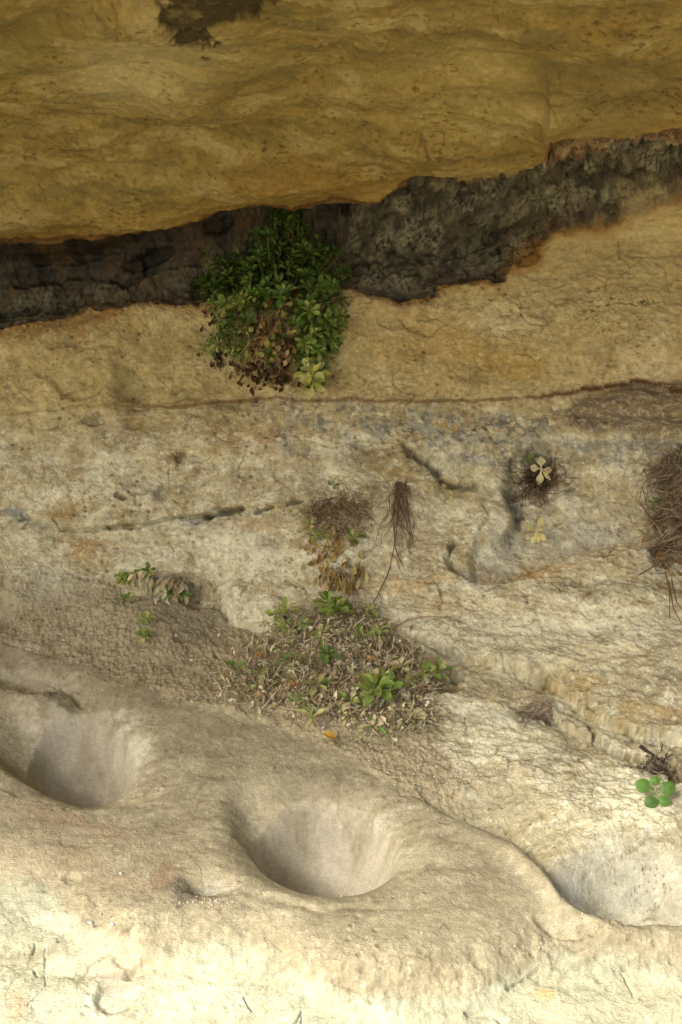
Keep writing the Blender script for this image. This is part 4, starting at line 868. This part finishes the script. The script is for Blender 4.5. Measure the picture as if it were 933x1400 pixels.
# ------------------------------------------------------------------ lower right wall
o = thing('pale_root_tuft', hit(740, 965)[0], 'fan of grey-brown dry roots pointing left from a small hole on the lower right wall', 'root clump')
mb = MB()
for _ in range(60):
    a = math.radians(random.gauss(172, 26)); ln = random.uniform(14, 50); P_ = []
    for i in range(5):
        s_ = i/4; x, y = 752+random.gauss(0, 2)+math.cos(a)*ln*s_, 968-math.sin(a)*ln*s_*.7+s_*s_*10; l, n, t_ = hit(x, y); P_.append(l+n*(.003+.010*math.sin(s_*2.6)*random.random()))
    mb.tube(P_, .0011, .0005, random.choice([(.30, .24, .16), (.20, .15, .10), (.42, .35, .25)]), 4)
tangle(0, 0, [(735, 968), (745, 972)], 26, 6, [(.24, .18, .12), (.34, .28, .2)], .0006, (8, 22), (0, 1), .008, mb); mb.build('rootlets', M_root, o)
o = thing('curly_root_tuft', hit(898, 1042)[0], 'curly dark grey root tuft above the round-leaved seedling', 'root clump'); mb = MB()
for _ in range(110):
    x, y = random.gauss(903, 12), random.gauss(1052, 8); l, n, t_ = hit(x, y); p = l+n*random.uniform(.002, .016); P_ = [p]
    for i in range(5): p = p+rnd(.0032); P_.append(p)
    mb.tube(P_, .0008, .0005, random.choice([(.20, .16, .13), (.12, .09, .07), (.30, .25, .20), (.09, .05, .04)]), 4)
mb.build('rootlets', M_root, o)
mb = MB()
trail(mb, [(876, 1022), (888, 1030), (900, 1036), (908, 1042)], .0030, .0018, (.06, .04, .03), .002)
tag(mb.build('dark_root_stub', M_root), 'thick blackish root stub lying above the curly root tuft', 'root')
l, n, t_ = hit(896, 1084); o = thing('round_leaved_seedling', l, 'bright green seedling with five round leaves at the lower right edge of the picture', 'seedling'); u1 = pxm(1.45)
c_ = l-ray(896, 1084)*.018; s_ = MB(); R_ = Vector((1, 0, 0)); f_ = -ray(896, 1084); u_ = f_.cross(R_).normalized()
for (dx, dy, rr) in ((-15, 9, 11), (17, 6, 11), (1, 15, 7.5), (-6, -11, 10), (11, -10, 8.5)):
    e_ = c_+(R_*dx+u_*dy)*u1+f_*.002; s_.tube([c_-f_*.004, (c_+e_)*.5+f_*.001, e_], .0011, .0008, (.26, .36, .14), 5)
    m_ = MB(); d_ = (R_*dx+u_*dy).normalized(); k = 12
    rows_ = []; g9 = random.uniform(.75, 1.15); col_ = (.115*g9, .235*g9, .045, 1)
    for ri in (0.02, .35, .7, 1.0):
        rows_.append([e_+(R_*math.cos(a_*math.pi/7)+u_*math.sin(a_*math.pi/7)*.92)*rr*u1*.9*ri*(1+.06*math.sin(a_*1.7+dx))-f_*(rr*u1*.28*(ri*ri))+f_*.003 for a_ in range(15)])
    m_.grid(rows_, col_); m_.build('leaf', M_leaf, o)
s_.tube([l, c_], .0016, .0012, (.3, .36, .15), 6); s_.build('stem', M_stem, o)
mb = MB()
for _ in range(16):
    l, n, t_ = hit(random.gauss(882, 10), random.gauss(414, 3)); mb.leaf(l+n*.001, rnd(1), n, .006, .003, random.choice([(.05, .09, .03), (.08, .07, .03)]), curl=.3)
tag(mb.build('moss_tuft', M_leaf), 'tiny dark green moss tuft in a pit on the upper right wall', 'moss')

# ------------------------------------------------------------------ loose stones
gv = MB(); cnt = 0
SB = SOILT+SOILB
while cnt < 5200:
    x, y = random.uniform(-60, 660), random.uniform(770, 1110)
    if not in_poly((x+random.gauss(0, 8), y+random.gauss(0, 8)), SB): continue
    if random.random() < .5 and pn(np.array([x/50.]), np.array([y/30.]), 3)[0] < 0: continue
    l, n, t_ = hit(x, y); r_ = .0006+.0011*random.random()**3+(.0016 if random.random() < .02 else 0); gv.stone(l+n*r_*.35, r_, random.choice([(.40, .34, .25), (.52, .46, .36), (.30, .25, .18), (.62, .57, .47)])); cnt += 1
for _ in range(900):
    x, y = random.choice([(290, 1234, 22, 4), (690, 1120, 40, 14), (590, 1090, 30, 20), (250, 1100, 200, 60), (600, 1290, 160, 40), (90, 915, 60, 8), (800, 1268, 30, 8), (640, 1060, 20, 20)])[:2], 0
    k = random.choice([(290, 1234, 22, 4), (690, 1120, 40, 14), (590, 1090, 30, 20), (560, 1060, 40, 25), (600, 1290, 160, 40), (90, 915, 60, 8), (800, 1268, 30, 8), (640, 1060, 20, 20)])
    l, n, t_ = hit(random.gauss(k[0], k[2]), random.gauss(k[1], k[3])); r_ = .0005+.0011*random.random()**3; gv.stone(l+n*r_*.35, r_, random.choice([(.40, .34, .25), (.55, .50, .40), (.34, .29, .22)]))
tag(gv.build('gravel', M_stone, smooth=False), 'fine pale grit scattered over the soil and ledge', 'gravel', kind='stuff')
for (x, y, r_, c_, lb) in ((166, 1195, .0022, (.66, .64, .58), 'tiny white pebble on the reddish ledge between the two left mortar holes'), (124, 1262, .0028, (.70, .69, .64), 'left of two white chips on the bright front of the ledge'), (155, 1264, .0030, (.70, .69, .64), 'right of two white chips on the bright front of the ledge'),
                      (468, 1225, .0022, (.68, .66, .6), 'tiny white chip on the near rim of the central mortar hole'), (350, 945, .0032, (.72, .68, .6), 'small white stone beside the pale four-leaved seedling'), (586, 952, .0048, (.6, .56, .5), 'grey-white stone under the right rim seedling of the mound'), (483, 988, .0028, (.74, .7, .62), 'small white stone below the pale-tipped star seedling'),
                      (294, 935, .0026, (.7, .66, .57), 'small whitish stone on the soil left of the litter mound'), (355, 925, .003, (.74, .70, .62), 'white pebble in the left end of the litter mound'), (139, 1250, .002, (.45, .34, .24), 'tan pebble above the two white chips on the ledge front')):
    l, n, t_ = hit(x, y); mb = MB(); mb.stone(l+n*r_*.4, r_, c_); tag(mb.build('pebble', M_stone), lb, 'pebble')

# ------------------------------------------------------------------ camera, light
cam = bpy.data.cameras.new('camera'); co = bpy.data.objects.new('camera', cam); C.objects.link(co); bpy.context.scene.camera = co
co.location = CAM; co.rotation_euler = (math.radians(75), 0, 0)
cam.sensor_fit = 'VERTICAL'; cam.angle = math.radians(52); cam.clip_start = .02; cam.clip_end = 2000
SUN_EL, SUN_AZ = math.radians(45), math.radians(52)      # azimuth west of the line behind the viewer
d = Vector((-math.sin(SUN_AZ)*math.cos(SUN_EL), -math.cos(SUN_AZ)*math.cos(SUN_EL), math.sin(SUN_EL)))
sl = bpy.data.lights.new('sun', 'SUN'); sl.energy = 2.8; sl.angle = math.radians(20); sl.color = (1, .96, .89)
so = bpy.data.objects.new('sun', sl); C.objects.link(so); so.location = (-3, -4, 5); so.rotation_euler = d.to_track_quat('Z', 'Y').to_euler()
w = bpy.data.worlds.new('World'); bpy.context.scene.world = w; w.use_nodes = True; nt = w.node_tree; nt.nodes.clear()
sky = nt.nodes.new('ShaderNodeTexSky'); sky.sky_type = 'NISHITA'; sky.sun_disc = False; sky.sun_elevation = SUN_EL; sky.sun_rotation = math.radians(180)+SUN_AZ
sky.dust_density = 6; sky.ozone_density = .3; sky.air_density = 1
bg = nt.nodes.new('ShaderNodeBackground'); bg.inputs[1].default_value = .10; wo = nt.nodes.new('ShaderNodeOutputWorld')
nt.links.new(sky.outputs[0], bg.inputs[0]); nt.links.new(bg.outputs[0], wo.inputs[0])
s = bpy.context.scene; s.render.engine = 'CYCLES'
s.view_settings.view_transform = 'Standard'; s.view_settings.look = 'None'; s.view_settings.gamma = 1; s.view_settings.exposure = 1.55
s.cycles.max_bounces = 8; s.cycles.diffuse_bounces = 4
